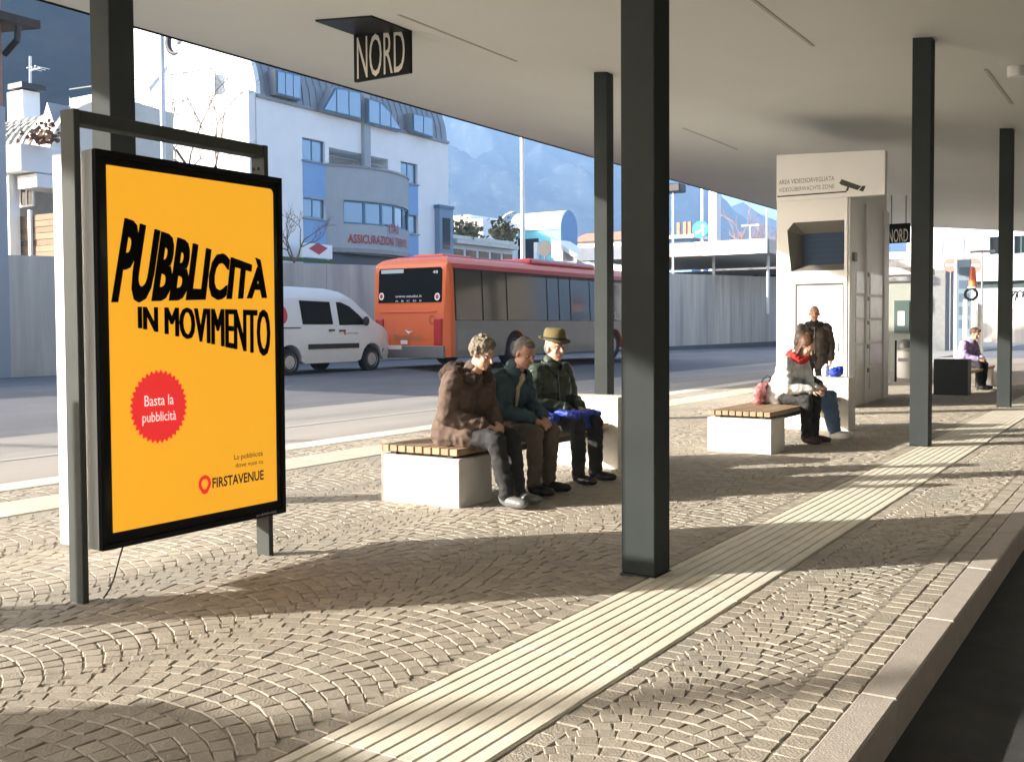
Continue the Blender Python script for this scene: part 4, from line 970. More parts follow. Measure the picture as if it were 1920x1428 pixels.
# ------------------------------------------------------------------ houses further off
tb = root('terrace_building', (XB, 64, 0), 'low pale building with dark shop glazing and planted roof terrace beyond the office building', 'building')
ty = lambda px, py: on_x(px, py, XB).y; tz_ = lambda px, py: on_x(px, py, XB).z
ya, yb = ty(846,470), ty(962,470)
obj('wall', MB().box(XB-8, XB, ya, yb, -.5, tz_(900,447)), m_rend, tb)
obj('cornice', MB().box(XB+.003, XB+.5, ya, yb, tz_(900,462), tz_(900,455)), m_zincl, tb)
for k in range(5):
    a = ya+(yb-ya)*k/5; obj('shop_window', MB().box(XB+.004, XB+.04, a+.15, a+(yb-ya)/5-.15, 1.5, tz_(900,471)), m_glassd, tb)
obj('parapet', MB().box(XB+.003, XB+.12, ya, yb, tz_(900,453), tz_(900,446)), m_zincl, tb)
random.seed(5)
for px, w_ in ((874, 1.6), (945, 1.4)):
    q = on_x(px, 440, XB-.8); pl = root('terrace_plant', q, 'brown bushy terrace plant, left one on the low pale building' if px < 900 else 'brown bushy terrace plant, right one on the low pale building', 'plant'); pb = MB()
    for k in range(220):
        c = q+Vector((random.gauss(0,.4), random.gauss(0,w_*.5), random.gauss(0,.45))); d_ = Vector((random.uniform(-1,1), random.uniform(-1,1), random.uniform(-1,1))).normalized()*.2; e = d_.orthogonal()
        pb.add([c-d_, c+e*.6, c+d_, c-e*.6], [(0,1,2,3)])
    obj('foliage', pb, M('terrace_leaf', (0.17,0.14,0.06), 0.9, island=.5), pl, kind='stuff')
hs = root('hillside_house', (-62, 92, 0), 'pale stepped house with small windows behind the planted terrace', 'house')
a, b = on_y(842,440,92), on_y(905,400,92)
obj('wall', MB().box(a.x, b.x, 92, 99, -.5, on_y(870,412,92).z), m_rend, hs); obj('upper_storey', MB().box(a.x, a.x+(b.x-a.x)*.55, 92.5, 99, on_y(870,412,92).z+.003, on_y(870,402,92).z), m_rend, hs)
for px in (853, 872, 890): c = on_y(px,424,92); window(hs, lambda u, v, w: (u, 92+w, v), c.x-.5, c.x+.5, c.z-.6, c.z+.6, -.01, m_grey, m_glassd, 2)

cy = root('cyan_house', (-66, 100, 0), 'small cyan house with white curved roof beyond the bus', 'house'); YC = 100.0
x0, x1 = on_y(962,470,YC).x, on_y(1049,470,YC).x; ze_ = on_y(1000,432,YC).z; zr = on_y(1000,396,YC).z; L_ = 1.9
obj('front_wall', MB().box(x0, x1, YC, YC+L_*2, -.5, ze_), m_cyan, cy)
pr = [(YC-.2+L_-L_*cos(pi*i/20), ze_+.003+(zr-ze_)*sin(pi*i/20)) for i in range(21)]
obj('curved_roof', MB().prism(pr, lambda u, v, w: (w, u, v), x0-.3, x1+.05), m_white, cy)
obj('side_wall', MB().prism([(YC+.05,-.5)]+pr[::1]+[(YC+2*L_-.1,-.5)], lambda u, v, w: (w, u, v), x1+.053, x1+.30), m_bluew, cy)  # shaded side of the cyan wall put into a blue colour
for px in (972, 997): c = on_y(px,466,YC); obj('window', MB().box(c.x-.9, c.x+.9, YC-.05, YC-.003, c.z-1.2, c.z+1.1), m_glassd, cy)
obj('porch_pillar', MB().box(on_y(1006,470,YC).x, on_y(1012,470,YC).x, YC-.6, YC-.1, -.5, on_y(1008,455,YC).z), m_white, cy)
s = root('traffic_sign', on_y(1021,468,70), 'dark back of a round traffic sign before the cyan house', 'sign'); c = on_y(1021,466,70)
obj('sign_disc', MB().lathe([(.62,0), (.62,.05)], c, 24, 'y'), m_plast, s); obj('pole', MB().tube([(c.x,70.08,-.5), (c.x,70.08,c.z)], .06), m_grey, s)
st = root('stair_canopy', (-40, 72, 0), 'sloping white beam over a dark stair, seen above the bus roof', 'stair')
p, q = on_y(1034,448,72), on_y(1116,498,72)
obj('beam', MB().prism([(p.x,p.z), (q.x,q.z), (q.x,q.z-.35), (p.x,p.z-.35)], lambda u, v, w: (u, w, v), 72, 75), m_white, st)
obj('dark_side', MB().prism([(p.x+.1,p.z-.353), (q.x,q.z-.353), (q.x,-.5), (p.x+.1,-.5)], lambda u, v, w: (u, w, v), 72.2, 74.8), m_grey, st)
p, q = on_y(1034,452,71.5), on_y(1052,482,71.5); obj('pale_panel', MB().box(p.x, q.x, 71.5, 71.6, q.z, p.z), m_zincl, st)
oh = root('ochre_house', (-40, 120, 0), 'distant pale house with terracotta roof seen between the columns', 'house')
p, q = on_y(1072,455,120), on_y(1175,480,120); r_ = on_y(1110,430,120)
obj('wall', MB().box(p.x, q.x, 120, 130, -.5, p.z), m_rend, oh)
obj('roof', MB().prism([(119.4,p.z+.003), (125,r_.z), (130.6,p.z+.003)], lambda u, v, w: (w, u, v), p.x-.5, q.x+.5), m_tile, oh)
for k in range(3): x = p.x+(q.x-p.x)*(k+.5)/3; window(oh, lambda u, v, w: (u, 120+w, v), x-.6, x+.6, 3.5, 5.3, -.01, m_white, m_glassd, 2)

# station canopy across the road on the right
yc_ = 55.0; rcn = root('side_canopy', (-22, 58, 0), 'white edged flat canopy above the concrete wall on the right', 'canopy')
a, b, c = on_y(1200,472,yc_), on_y(1438,447,yc_), on_y(1438,474,yc_)
obj('fascia', MB().box(a.x-4, b.x, yc_, yc_+.15, c.z, b.z), m_white, rcn); obj('slab', MB().box(a.x-4.0, b.x-.02, yc_+.153, yc_+14, c.z+.02, b.z-.03), m_zincl, rcn)
obj('side_fascia', MB().box(b.x-.015, b.x+.10, yc_+.155, yc_+14, c.z+.01, b.z-.01), m_grey, rcn)
for px in (1338, 1440):
    k = on_y(px, 500, yc_+2); obj('post', MB().tube([(k.x,yc_+2,2.0), (k.x,yc_+2,c.z+.02)], .09), m_alu, rcn)
bw = MB(); k0, k1 = on_y(1200,500,69), on_y(1462,530,69); zt_ = c.z-.1
obj('back_wall', MB().box(k0.x-5, k1.x, 69.2, 69.5, -.5, zt_), M('taupe_wall', (0.27,0.25,0.21), 0.85, var=.1), rcn)
for i in range(8): x = k0.x+1+(k1.x-k0.x-1.5)*i/7; obj('dark_opening', MB().box(x-.18, x+.18, 69.14, 69.197, zt_-2.4, zt_-.4), m_dark, rcn)
ras = root('road_sign', on_y(1313,430,75), 'round blue road sign with white arrows above the white canopy edge', 'sign'); c = on_y(1313,430,75)
R_ = .66; obj('sign_disc', MB().lathe([(R_*.97,0), (R_,.02), (R_,.05)], c, 28, 'y'), m_sblue, ras)
ar = MB(); A = lambda u, v, w: (c.x+u*R_, 74.995-w, c.z+v*R_)
ar.prism([(.05,.05), (-.42,-.30), (-.30,-.46), (.17,-.12)], A, 0, .01); ar.prism([(-.62,-.50), (-.50,-.12), (-.20,-.55)], A, 0, .01)
ar.prism([(.22,-.75), (.40,-.75), (.40,.25), (.22,.25)], A, 0.0002, .012); ar.prism([(.05,.25), (.58,.25), (.31,.68)], A, 0.0002, .012); obj('arrows', ar, m_white, ras)
obj('pole', MB().tube([(c.x,75.1,-.5), (c.x,75.1,c.z+.6)], .05), m_grey, ras)
tw_ = root('white_tower', (-30, 95, 0), 'tall narrow white tower behind the blue arrow sign', 'tower'); a, b = on_y(1329,400,95), on_y(1343,400,95)
obj('shaft', MB().box(a.x, b.x, 95, 96.2, -.5, on_y(1335,352,95).z), m_rend, tw_); obj('head', MB().box(a.x-.2, b.x+.2, 94.8, 96.4, on_y(1335,352,95).z+.003, on_y(1335,346,95).z), m_grey, tw_)
rb_ = root('roof_balcony_house', (-33, 98, 0), 'low house with a white balcony and brown posts left of the blue arrow sign', 'house'); a, b = on_y(1245,440,98), on_y(1300,440,98)
obj('slab', MB().box(a.x-4, b.x, 98, 104, on_y(1280,446,98).z, on_y(1280,440,98).z), m_white, rb_); obj('wall', MB().box(a.x-4, b.x-.6, 99, 104, -.5, on_y(1280,446,98).z-.003), m_bluew, rb_)
for px in (1270, 1282, 1291): k = on_y(px,430,98); obj('post', MB().box(k.x-.16, k.x+.16, 98.2, 98.5, on_y(1280,440,98).z+.003, on_y(1280,416,98).z), m_tile, rb_)

# white building at the far end
YW = 96.0; wb = root('white_building', (-10, 100, 0), 'long white building with square windows and a dark ground floor band at far right', 'building')
wx = lambda px: on_y(px, 480, YW).x; wz = lambda py: on_y(1840, py, YW).z
hol = [(wx(1766), wx(1789), wz(477), wz(447)), (wx(1806), wx(1829), wz(477), wz(447)), (wx(1855), wx(1880), wz(478), wz(445)), (wx(1901), wx(1926), wz(478), wz(445)), (wx(1945), wx(1970), wz(478), wz(445))]
fw_ = lambda u, v, w: (u, YW+w, v); ww = MB(); wall_holes(ww, fw_, wx(1700), 16, wz(527), wz(400), hol, .35)
ww.box(wx(1700), 16, YW+3, YW+12, wz(527), wz(400)); obj('wall', ww, m_rend, wb)
for i, h_ in enumerate(hol): 
    if i < 2: obj('shutter', MB().box(h_[0]+.02, h_[1]-.02, YW+.15, YW+.2, h_[2]+.02, h_[3]-.02), m_white, wb)
    else: window(wb, fw_, *h_, .3, M('green_frame', (0.06,0.16,0.16), .5), m_glassd, 2 if i > 2 else 1)
obj('ground_floor', MB().box(wx(1690), 16, YW+.6, YW+12, -.5, wz(527)-.003), M('ground_floor_dark', (0.05,0.07,0.06), 0.7, var=.3), wb)
gwl = root('graffiti_wall', (-8, 92, -.15), 'low white wall with black graffiti scrawl before the white building', 'wall'); gx = lambda px: on_y(px,560,92).x; gz = lambda py: on_y(1840,py,92).z
obj('wall', MB().box(gx(1765), 16, 92, 92.3, -.6, gz(541)), m_rend, gwl); obj('base', MB().box(gx(1765), 16, 91.9, 91.998, -.6, gz(580)), m_conc, gwl)
gr_ = MB(); c = Vector((gx(1900), 91.99, gz(556))); random.seed(9)
for k in range(4):
    pts = [c+Vector((-.5+.62*k*.8+.35*cos(t*.9+k), 0, .45*sin(t*1.3+k*2))) for t in range(7)]; gr_.tube(pts, .05, 5)
obj('graffiti', gr_, m_black, gwl)
pi_ = root('concrete_pier', (-16, 62, -.15), 'grey concrete pier and underpass wall left of the slate totem', 'pier'); a, b = on_y(1750,600,62), on_y(1772,600,62)
obj('pier', MB().box(a.x-2, b.x, 62, 70, -.5, on_y(1760,505,62).z), M('pier_grey', (0.20,0.205,0.20), .9, var=.2), pi_); a2 = on_y(1793,600,66); obj('low_wall', MB().box(b.x+.003, a2.x, 66, 66.4, -.5, on_y(1780,578,66).z), m_conc, pi_)
lot = root('site_wall', (-30, 75, -.5), 'pale concrete wall closing the cross road behind the kiosk', 'wall'); obj('wall', MB().box(-30, on_y(1745,560,76).x, 76, 76.4, -.6, on_y(1700,486,76).z), m_conc, lot); obj('coping', MB().box(-30, on_y(1745,560,76).x, 75.9, 76.5, on_y(1700,486,76).z+.003, on_y(1700,472,76).z), m_white, lot)

# ------------------------------------------------------------------ poles, lamps, bare trees
def pole(px, ptop, Y, r, label, z0=-.5, mat=m_alu, cat='pole', name='pole', X=None):
    p = on_x(px, ptop, X) if X else on_y(px, ptop, Y)
    o = root(name, (p.x, p.y, z0), label, cat); obj('mast', MB().tube([(p.x,p.y,z0), (p.x,p.y,p.z)], [r, r*.85], 12), mat, o, angle=40)
    obj('base_plate', MB().lathe([(r*2,z0), (r*2,z0+.06), (r*1.3,z0+.1)], (p.x,p.y,0), 14), m_grey, o); return o, p
pole(979, 215, 41, .125, 'tall pale mast rising behind the bus in front of the blue mountain')
o, p = pole(302, 20, 20, .085, 'slender grey lamp post in front of the white gable', cat='street lamp', name='street_lamp', X=None)
q = on_y(330, 78, 20); tor = MB(); tor.tube([q+Vector((.34*cos(t), 0, .34*sin(t))) for t in [pi*.45+k*pi*1.1/12 for k in range(13)]], [.03+.06*sin(pi*k/12) for k in range(13)], 8); obj('curved_bracket', tor, m_plast, o)
obj('arm', MB().tube([(p.x,20,q.z+.36), (q.x+.2,20,q.z+.36)], .03), m_grey, o); obj('lamp_glass', MB().ball(q+Vector((.1,0,-.02)), (.10,.10,.09)), m_white, o, smooth=True)
o, p = pole(938, 425, 66, .10, 'thin curved street lamp above the rear of the bus', cat='street lamp', name='street_lamp')
obj('curved_arm', MB().tube([p, p+Vector((.1,0,.45)), p+Vector((.5,0,.85)), p+Vector((1.0,0,1.0))], .06, 8), m_alu, o); obj('lamp_head', MB().ball(p+Vector((1.1,0,1.0)), (.35,.18,.08)), m_alu, o, smooth=True)
o, p = pole(1317, 345, 88, .16, 'white lamp mast left of the narrow white tower', cat='street lamp', name='street_lamp', mat=m_white)
obj('lamp_head', MB().box(p.x-1.4, p.x+.5, 87.8, 88.2, p.z, p.z+.2), m_plast, o)
pole(1438, 392, 72, .10, 'thin white mast at the right end of the white canopy edge', mat=m_white)
o, p = pole(1407, 424, 100, .10, 'short thin lamp post among the bare pinkish trees', cat='street lamp', name='street_lamp')
obj('lamp_head', MB().box(p.x-.9, p.x+.9, 99.9, 100.1, p.z, p.z+.15), m_alu, o)
q = on_x(1262, 352, -22.6); fl = root('floodlight', (q.x, q.y, 3.5), 'dark floodlight on a mast beside the nearest column, under the canopy edge', 'floodlight')
obj('mast', MB().tube([(q.x,q.y,3.0), q], .06), m_white, fl); obj('lamp_body', MB().box(q.x-.5, q.x+.5, q.y-.3, q.y+.6, q.z-.25, q.z+.2), m_plast, fl, bevel=.05)

def bare_tree(px, py_base, py_top, Y, label, seed, col=m_bark, spread=.55, depth=5, zb=2.2, r0=.14):
    random.seed(seed); b = on_y(px, py_base, Y); h = on_y(px, py_top, Y).z-zb; base = Vector((b.x, Y, zb))
    r = root('bare_tree', base, label, 'tree', 'bare winter trees'); tk, cr_ = MB(), MB()
    def grow(p, d, L, rad, k):
        n = 3; pts = [p]; q = p.copy(); dd = d.copy()
        for i in range(n):
            dd = (dd+Vector((random.gauss(0,.12), random.gauss(0,.12), random.gauss(.04,.08)))).normalized(); q = q+dd*(L/n); pts.append(q.copy())
        (tk if k >= depth-1 else cr_).tube(pts, [rad*(1-.35*i/n) for i in range(n+1)], 5 if k > 2 else 3, cap=False)
        if k == 0: return
        for j in range(random.choice((2,3,3))):
            a = random.uniform(0, 2*pi); o_ = dd.orthogonal().normalized(); o2 = dd.cross(o_)
            nd = (dd+(o_*cos(a)+o2*sin(a))*random.uniform(.35, spread*1.6)).normalized(); grow(pts[random.choice((2,3,3))], nd, L*random.uniform(.58,.80), rad*.62, k-1)
    grow(base, Vector((0,0,1)), h*.36, r0, depth)
    obj('trunk', tk, col, r); obj('crown', cr_, col, r)
bare_tree(540, 470, 372, 27, 'bare grey shrub tree against the shaded white office wall', 2, zb=2.5, r0=.06, depth=5)
bare_tree(350, 300, 40, 33, 'bare twiggy tree in front of the white gable wall', 4, r0=.12, depth=6)
bare_tree(45, 420, 372, 24, 'bare pale bush between the plank fence and the barrel roofed house', 6, zb=3.0, r0=.05, depth=5)
m_pink = M('pink_twig', (0.34,0.22,0.19), 0.9)
bare_tree(1392, 445, 362, 110, 'bare pinkish tree, left one of two behind the canopy on the right', 12, m_pink, r0=.22, depth=6, zb=-.5)
bare_tree(1425, 445, 385, 112, 'bare pinkish tree, right one of two behind the canopy on the right', 15, m_pink, r0=.2, depth=6, zb=-.5)

# two lamp posts outside the frame at the left whose thin shadows cross the lane and the cobbles
for bx0, by0, lab in ((-30.2, -9.3, 'tall grey street lamp across the road, the far one outside the frame'), (-21.6, -15.6, 'tall grey street lamp across the road, the near one outside the frame')):
    lp = root('street_lamp', (bx0, by0, -.1), lab, 'street lamp'); obj('mast', MB().tube([(bx0,by0,-.1), (bx0,by0,9.5)], [.13,.09], 12), m_alu, lp, angle=40)
    obj('arm', MB().tube([(bx0,by0,9.4), (bx0+1.4,by0,9.7)], .05), m_alu, lp); obj('lamp_head', MB().box(bx0+1.2, bx0+2.0, by0-.15, by0+.15, 9.64, 9.8), m_grey, lp, bevel=.03)

# ------------------------------------------------------------------ mountains
def ad_(px, py, d): return EYE+ray(px, py)*d
def mountain(name, px0, px1, ridge, D0, D1, mat, seed, nx=150, nd=34, rough=.16, patch=None):
    mb = MB(); vs = []
    for j in range(nd+1):
        t = j/nd; D = D0+(D1-D0)*t
        for i in range(nx+1):
            px = px0+(px1-px0)*i/nx; e = interp(px, ridge)
            v = ray(px, 604); v = Vector((v.x, v.y, 0)); P = v*D
            prof = t**1.15 if t < .93 else (1-(t-.93)*2.0)
            n1 = noise.fractal(Vector((P.x*.006+seed, P.y*.006, seed)), 1.0, 2.1, 6)
            n2 = 1-abs(noise.noise(Vector((P.x*.006+seed, P.y*.006, 3))))*2; z = e*D1*prof*(1+rough*(n1+.5*n2-.2)*(.3+t))
            vs.append((P.x, P.y, z-2.0))
    k = nx+1; mb.add(vs, [(j*k+i, j*k+i+1, (j+1)*k+i+1, (j+1)*k+i) for j in range(nd) for i in range(nx)])
    o = obj(name, mb, mat, smooth=True); tag(o, kind='structure')
    if patch:         # a pale clearing with a village on the slope
        at = o.data.attributes.new('clearing', 'FLOAT', 'POINT'); c, ax, bx_ = patch
        for i, v in enumerate(o.data.vertices):
            d2 = ((v.co.x-c.x)/ax)**2+((v.co.z-c.z)/bx_)**2; at.data[i].value = max(0, 1-d2)
    return o
def hill_mat(name, c1, c2, sc, cut):
    mt = M(name, c1, 0.95, spec=0.0); n = mt.node_tree.nodes; l = mt.node_tree.links
    tc = n.new('ShaderNodeTexCoord'); a = n.new('ShaderNodeTexNoise'); a.inputs['Scale'].default_value = sc; a.inputs['Detail'].default_value = 9; a.inputs['Roughness'].default_value = .68
    l.new(tc.outputs['Object'], a.inputs['Vector']); r = n.new('ShaderNodeMapRange'); r.inputs['From Min'].default_value = cut; r.inputs['From Max'].default_value = cut+.14; l.new(a.outputs['Fac'], r.inputs['Value'])
    a.inputs['Roughness'].default_value = .78; x = n.new('ShaderNodeMix'); x.data_type = 'RGBA'; x.inputs[6].default_value = (*c1,1); x.inputs[7].default_value = (*c2,1); l.new(r.outputs[0], x.inputs[0])
    b2 = n.new('ShaderNodeTexNoise'); b2.inputs['Scale'].default_value = sc*5; b2.inputs['Detail'].default_value = 6; l.new(tc.outputs['Object'], b2.inputs['Vector'])
    y = n.new('ShaderNodeMix'); y.data_type = 'RGBA'; y.blend_type = 'MULTIPLY'; y.inputs[0].default_value = .8; l.new(x.outputs[2], y.inputs[6]); l.new(b2.outputs['Color'], y.inputs[7])
    k = n.new('ShaderNodeAttribute'); k.attribute_name = 'clearing'; f1 = n.new('ShaderNodeMath'); f1.operation = 'MULTIPLY'; l.new(k.outputs['Fac'], f1.inputs[0]); l.new(b2.outputs['Fac'], f1.inputs[1])
    r2 = n.new('ShaderNodeMapRange'); r2.inputs['From Min'].default_value = .10; r2.inputs['From Max'].default_value = .40; l.new(f1.outputs[0], r2.inputs['Value'])
    z = n.new('ShaderNodeMix'); z.data_type = 'RGBA'; z.inputs[7].default_value = (.20,.195,.18,1); l.new(r2.outputs[0], z.inputs[0]); l.new(y.outputs[2], z.inputs[6])
    l.new(z.outputs[2], n['Principled BSDF'].inputs['Base Color']); return mt
mountain('mountain', -900, 560, [(-900,.30), (0,.36), (250,.35), (420,.28), (560,.12)], 140, 300, hill_mat('forest', (0.009,0.012,0.015), (0.026,0.026,0.027), .05, .52), 3.1)
mountain('mountain', 380, 1800, [(380,.235), (700,.23), (900,.215), (1150,.185), (1290,.150), (1345,.128), (1420,.085), (1500,.06), (1800,.04)], 950, 1800, hill_mat('mountain_side', (0.040,0.052,0.056), (0.17,0.16,0.145), .055, .54), 8.3, nx=260, nd=70, rough=.26)
mountain('mountain', 1250, 2500, [(1250,.10), (1400,.125), (1600,.10), (2000,.09), (2500,.07)], 1900, 2200, hill_mat('mountain_far', (0.06,0.06,0.065), (0.2,0.2,0.2), .006, .5), 5.7, nx=70, nd=14)
# ------------------------------------------------------------------ people
def blob(name, mb, voxel, it, mat, parent, fold=None, zmin=None, kind=None):
    me = mb.mesh('tmp'); o = bpy.data.objects.new('tmp', me); COL.objects.link(o)
    r = o.modifiers.new('r', 'REMESH'); r.mode = 'VOXEL'; r.voxel_size = voxel; r.use_smooth_shade = True
    if it: s = o.modifiers.new('s', 'SMOOTH'); s.iterations = it; s.factor = .5
    dg = bpy.context.evaluated_depsgraph_get(); dg.update(); out = bpy.data.meshes.new_from_object(o.evaluated_get(dg)); out.name = name
    bpy.data.objects.remove(o); bpy.data.meshes.remove(me); out.materials.clear()
    if fold:
        amp, sc, seed = fold; ns = [v.normal.copy() for v in out.vertices]
        for v, n in zip(out.vertices, ns):
            c = v.co; a = noise.noise(Vector((c.x*sc+seed, c.y*sc*.7, c.z*sc*1.6))); b = noise.noise(Vector((c.x*sc*2.3, c.y*sc*2.0+seed, c.z*sc*2.8)))
            d_ = noise.noise(Vector((c.x*sc*.9+c.z*sc*.8, c.y*sc*.5+seed, c.z*sc*1.1-c.x*sc*.9))); v.co = c+n*(amp*((1-abs(a)*2.6)*.55+(1-abs(d_)*3.2)*.6-.12)+amp*.3*b)
    if zmin is not None:
        for v in out.vertices: v.co.z = max(v.co.z, zmin)
    out.shade_smooth(); return obj(name, out, mat, parent)
def hand(mb, Wp, d, n, s=1, curl=.55, k=.92):
    d = Vector(d).normalized(); n = Vector(n); n = (n-d*n.dot(d)).normalized(); a = d.cross(n)*s
    R = Matrix((d, a, n)).transposed(); mb.ball(Wp+d*.045*k, (.052*k,.040*k,.017*k), rot=R)
    for i, (L, off) in enumerate(((.074,.030), (.082,.010), (.077,-.011), (.060,-.030))):
        p = Wp+d*(.080-.006*abs(i-1.2))*k+a*off*k; ang = .25
        for f, r0, r1 in ((.45,.0098,.0092), (.32,.0092,.0085), (.23,.0085,.0075)):
            q = p+(d*cos(ang)+n*sin(ang))*L*f*k; mb.cap(p, q, r0*k, r1*k, 8); p = q; ang += curl
    p = Wp+d*.025*k+a*.034*k; q = p+(d*.7+a*.6+n*.25).normalized()*.040*k; r = q+(d*.9+a*.1+n*.35).normalized()*.032*k
    mb.cap(p, q, .0125*k, .0105*k, 8); mb.cap(q, r, .0105*k, .0085*k, 8)
def person(loc, rz, label, group, hz=.545, lean=.25, nod=.2, hyaw=0.0, tilt=0, skin=m_skin, jacket=None, jmat=None, tmat=None, smat=None, elbows=None, wrists=None,
           hdir=None, hnor=None, knees=None, ankles=None, toes=None, bulk=1.0, standing=False, vox=.0065, hair=None, hem=.0, neckf=0.0, hood=False):
    r = root('person', loc, label, 'person', group, rz=rz if abs(rz) > 1e-6 else 1e-6)
    up = lambda h, f=1.0: Vector((lean*h*f, 0, hz+h*sqrt(max(.2, 1-lean*lean*.8))))
    P, wst, chs, shl = Vector((0,0,hz)), up(.16), up(.33), up(.45); nb = up(.51)+Vector((.01+neckf*.4,0,0)); hc = up(.665)+Vector((.045+neckf,0,-.02*nod))
    SH = [shl+Vector((0,s*.185*bulk,-.01)) for s in (1,-1)]
    elbows = [Vector(e) for e in elbows]; wrists = [Vector(w) for w in wrists]; knees = [Vector(k) for k in knees]; ankles = [Vector(a) for a in ankles]
    hips = [P+Vector((0,s*.09,0)) for s in (1,-1)]
    Rh = Matrix.Rotation(hyaw, 3, 'Z') @ Matrix.Rotation(nod, 3, 'Y') @ Matrix.Rotation(tilt, 3, 'X'); hp = lambda x, y, z: hc+Rh @ Vector((x, y, z))
    b = MB()
    b.ball(hp(-.012,0,.025), (.094,.076,.098), 16, 12, Rh); b.ball(hp(.025,0,-.050), (.064,.057,.075), 14, 10, Rh); b.ball(hp(.058,0,-.098), .026)
    b.cap(hp(.085,0,.008), hp(.110,0,-.030), .010, .0145); b.ball(hp(.075,0,.022), (.02,.048,.012), 10, 7, Rh); b.ball(hp(.076,0,-.066), (.017,.026,.013), 10, 7, Rh)
    for s in (1,-1): b.ball(hp(-.004,s*.078,-.015), (.017,.010,.031), 10, 7, Rh); b.ball(hp(.055,s*.038,-.035), (.028,.022,.022), 8, 6, Rh)
    b.cap(hp(-.02,0,-.07), nb-Vector((0,0,.06)), .052, .060, 14)
    for y in (.07,-.07): b.cap(P+Vector((0,y,0)), chs+Vector((0,y,0)), .085, .10, 12)
    b.cap(SH[0]*.9+SH[1]*.1-V((0,0,.02)), SH[1]*.9+SH[0]*.1-V((0,0,.02)), .048, .048)
    for i, s in enumerate((1,-1)):
        b.cap(SH[i]-V((0,s*.02,.02)), elbows[i], .042, .036); b.cap(elbows[i], wrists[i], .040, .027); hand(b, wrists[i], hdir[i], hnor[i], s)
        b.cap(hips[i], knees[i], .080, .055); b.cap(knees[i], ankles[i], .050, .030); b.cap(ankles[i]-Vector((0,0,.02)), ankles[i].lerp(Vector(toes[i]), .7)-Vector((0,0,.012)), .026, .022)
    blob('body', b, vox, 2, skin, r, zmin=.012)
    for s in (1,-1):
        e = MB().ball(hp(.071,s*.031,-.003), (.0135,.013,.007), 8, 6, Rh); eo = obj('eye', e, m_eyew, r, smooth=True); obj('pupil', MB().ball(hp(.080,s*.031,-.003), .0065, 8, 6), m_eyed, eo, smooth=True)
        if hair: obj('eyebrow', MB().cap(hp(.084,s*.016,.019), hp(.074,s*.050,.018), .0045, .0035, 6), m_hairs if hair is m_hairg else hair, r, smooth=True)
    obj('mouth', MB().cap(hp(.0925,-.020,-.067), hp(.0925,.020,-.067), .0045, .0045, 6), m_lip, r, smooth=True)
    j = MB(); B = bulk
    for y in (.085*B,-.085*B):
        j.cap(P+Vector((.0,y,.0)), wst+Vector((.015,y,0)), .142*B, .132*B, 14); j.cap(wst+Vector((.015,y,0)), chs+Vector((.005,y*1.1,0)), .132*B, .128*B, 14); j.cap(chs+Vector((0,y*1.1,0)), shl+Vector((-.01,y*1.2,-.02)), .125*B, .085*B, 14)
    j.cap(nb-Vector((.01,0,.055)), nb+Vector((0,0,.015)), .088, .072, 14)
    for i in (0,1):
        j.cap(SH[i], elbows[i], .080*B, .064*B, 12); w2 = elbows[i].lerp(wrists[i], .93); j.cap(elbows[i], w2, .064*B, .050*B, 12)
        if hem: j.cap(hips[i]*1.0, hips[i].lerp(knees[i], hem)+Vector((0,0,.015)), .125*B, .108*B, 12)
    blob('jacket', j, .009, 3, jmat, r, fold=(.013, 9, loc[1]))
    for i in (0,1):          # cuffs
        w2 = elbows[i].lerp(wrists[i], .90); w3 = elbows[i].lerp(wrists[i], .97); obj('cuff', MB().tube([elbows[i].lerp(wrists[i], .86), w2, w3], [.056*B, .057*B, .052*B], 14), jmat, r, smooth=True)
    if not hood:
        cl = MB(); N = 20; rows = [(-.035,.100), (.0,.096), (.035,.098), (.030,.104), (-.03,.118)]
        for z, q_ in rows:
            for k in range(N): a = -pi*.86+2*pi*.86*k/(N-1)+pi; cl.v.append(tuple(nb+V((.01-.015*cos(a)+q_*cos(a), q_*1.02*sin(a), z-.025*(1-cos(a-pi))*.5))))
        cl.f = [(i_*N+k, i_*N+k+1, (i_+1)*N+k+1, (i_+1)*N+k) for i_ in range(len(rows)-1) for k in range(N-1)]; cl.mi = [0]*len(cl.f); obj('collar', cl, jmat, r, smooth=True)
    t = MB(); t.ball(P, (.14,.185,.12), 14, 10)
    for i in (0,1): t.cap(hips[i], knees[i]+Vector((0,0,.0)), .098, .074, 12); t.cap(knees[i], ankles[i]+Vector((0,0,.02)), .073, .058, 12)
    blob('trousers', t, .009, 3, tmat, r, fold=(.009, 10, loc[0]), zmin=.05)
    for i in (0,1):
        A_, T_ = ankles[i], Vector(toes[i]); dv = (T_-A_); dv.z = 0; dv = dv.normalized(); s_ = MB()
        R3 = Matrix((dv, Vector((-dv.y,dv.x,0)), Vector((0,0,1)))).transposed()
        c0 = Vector((A_.x,A_.y,A_.z-.035)); s_.ball(c0+dv*.07, (.132,.047,.046), 14, 10, R3); s_.ball(c0-dv*.01+Vector((0,0,.03)), (.064,.052,.064), 12, 8, R3); s_.ball(c0+dv*.15, (.065,.050,.038), 12, 8, R3)
        blob('shoe', s_, .010, 2, smat, r, zmin=max(0.004, A_.z-.075))
    return r, hp, Rh, dict(nb=nb, shl=shl, hc=hc, P=P, chs=chs, wst=wst, SH=SH, elbows=elbows, wrists=wrists, knees=knees)
V = Vector
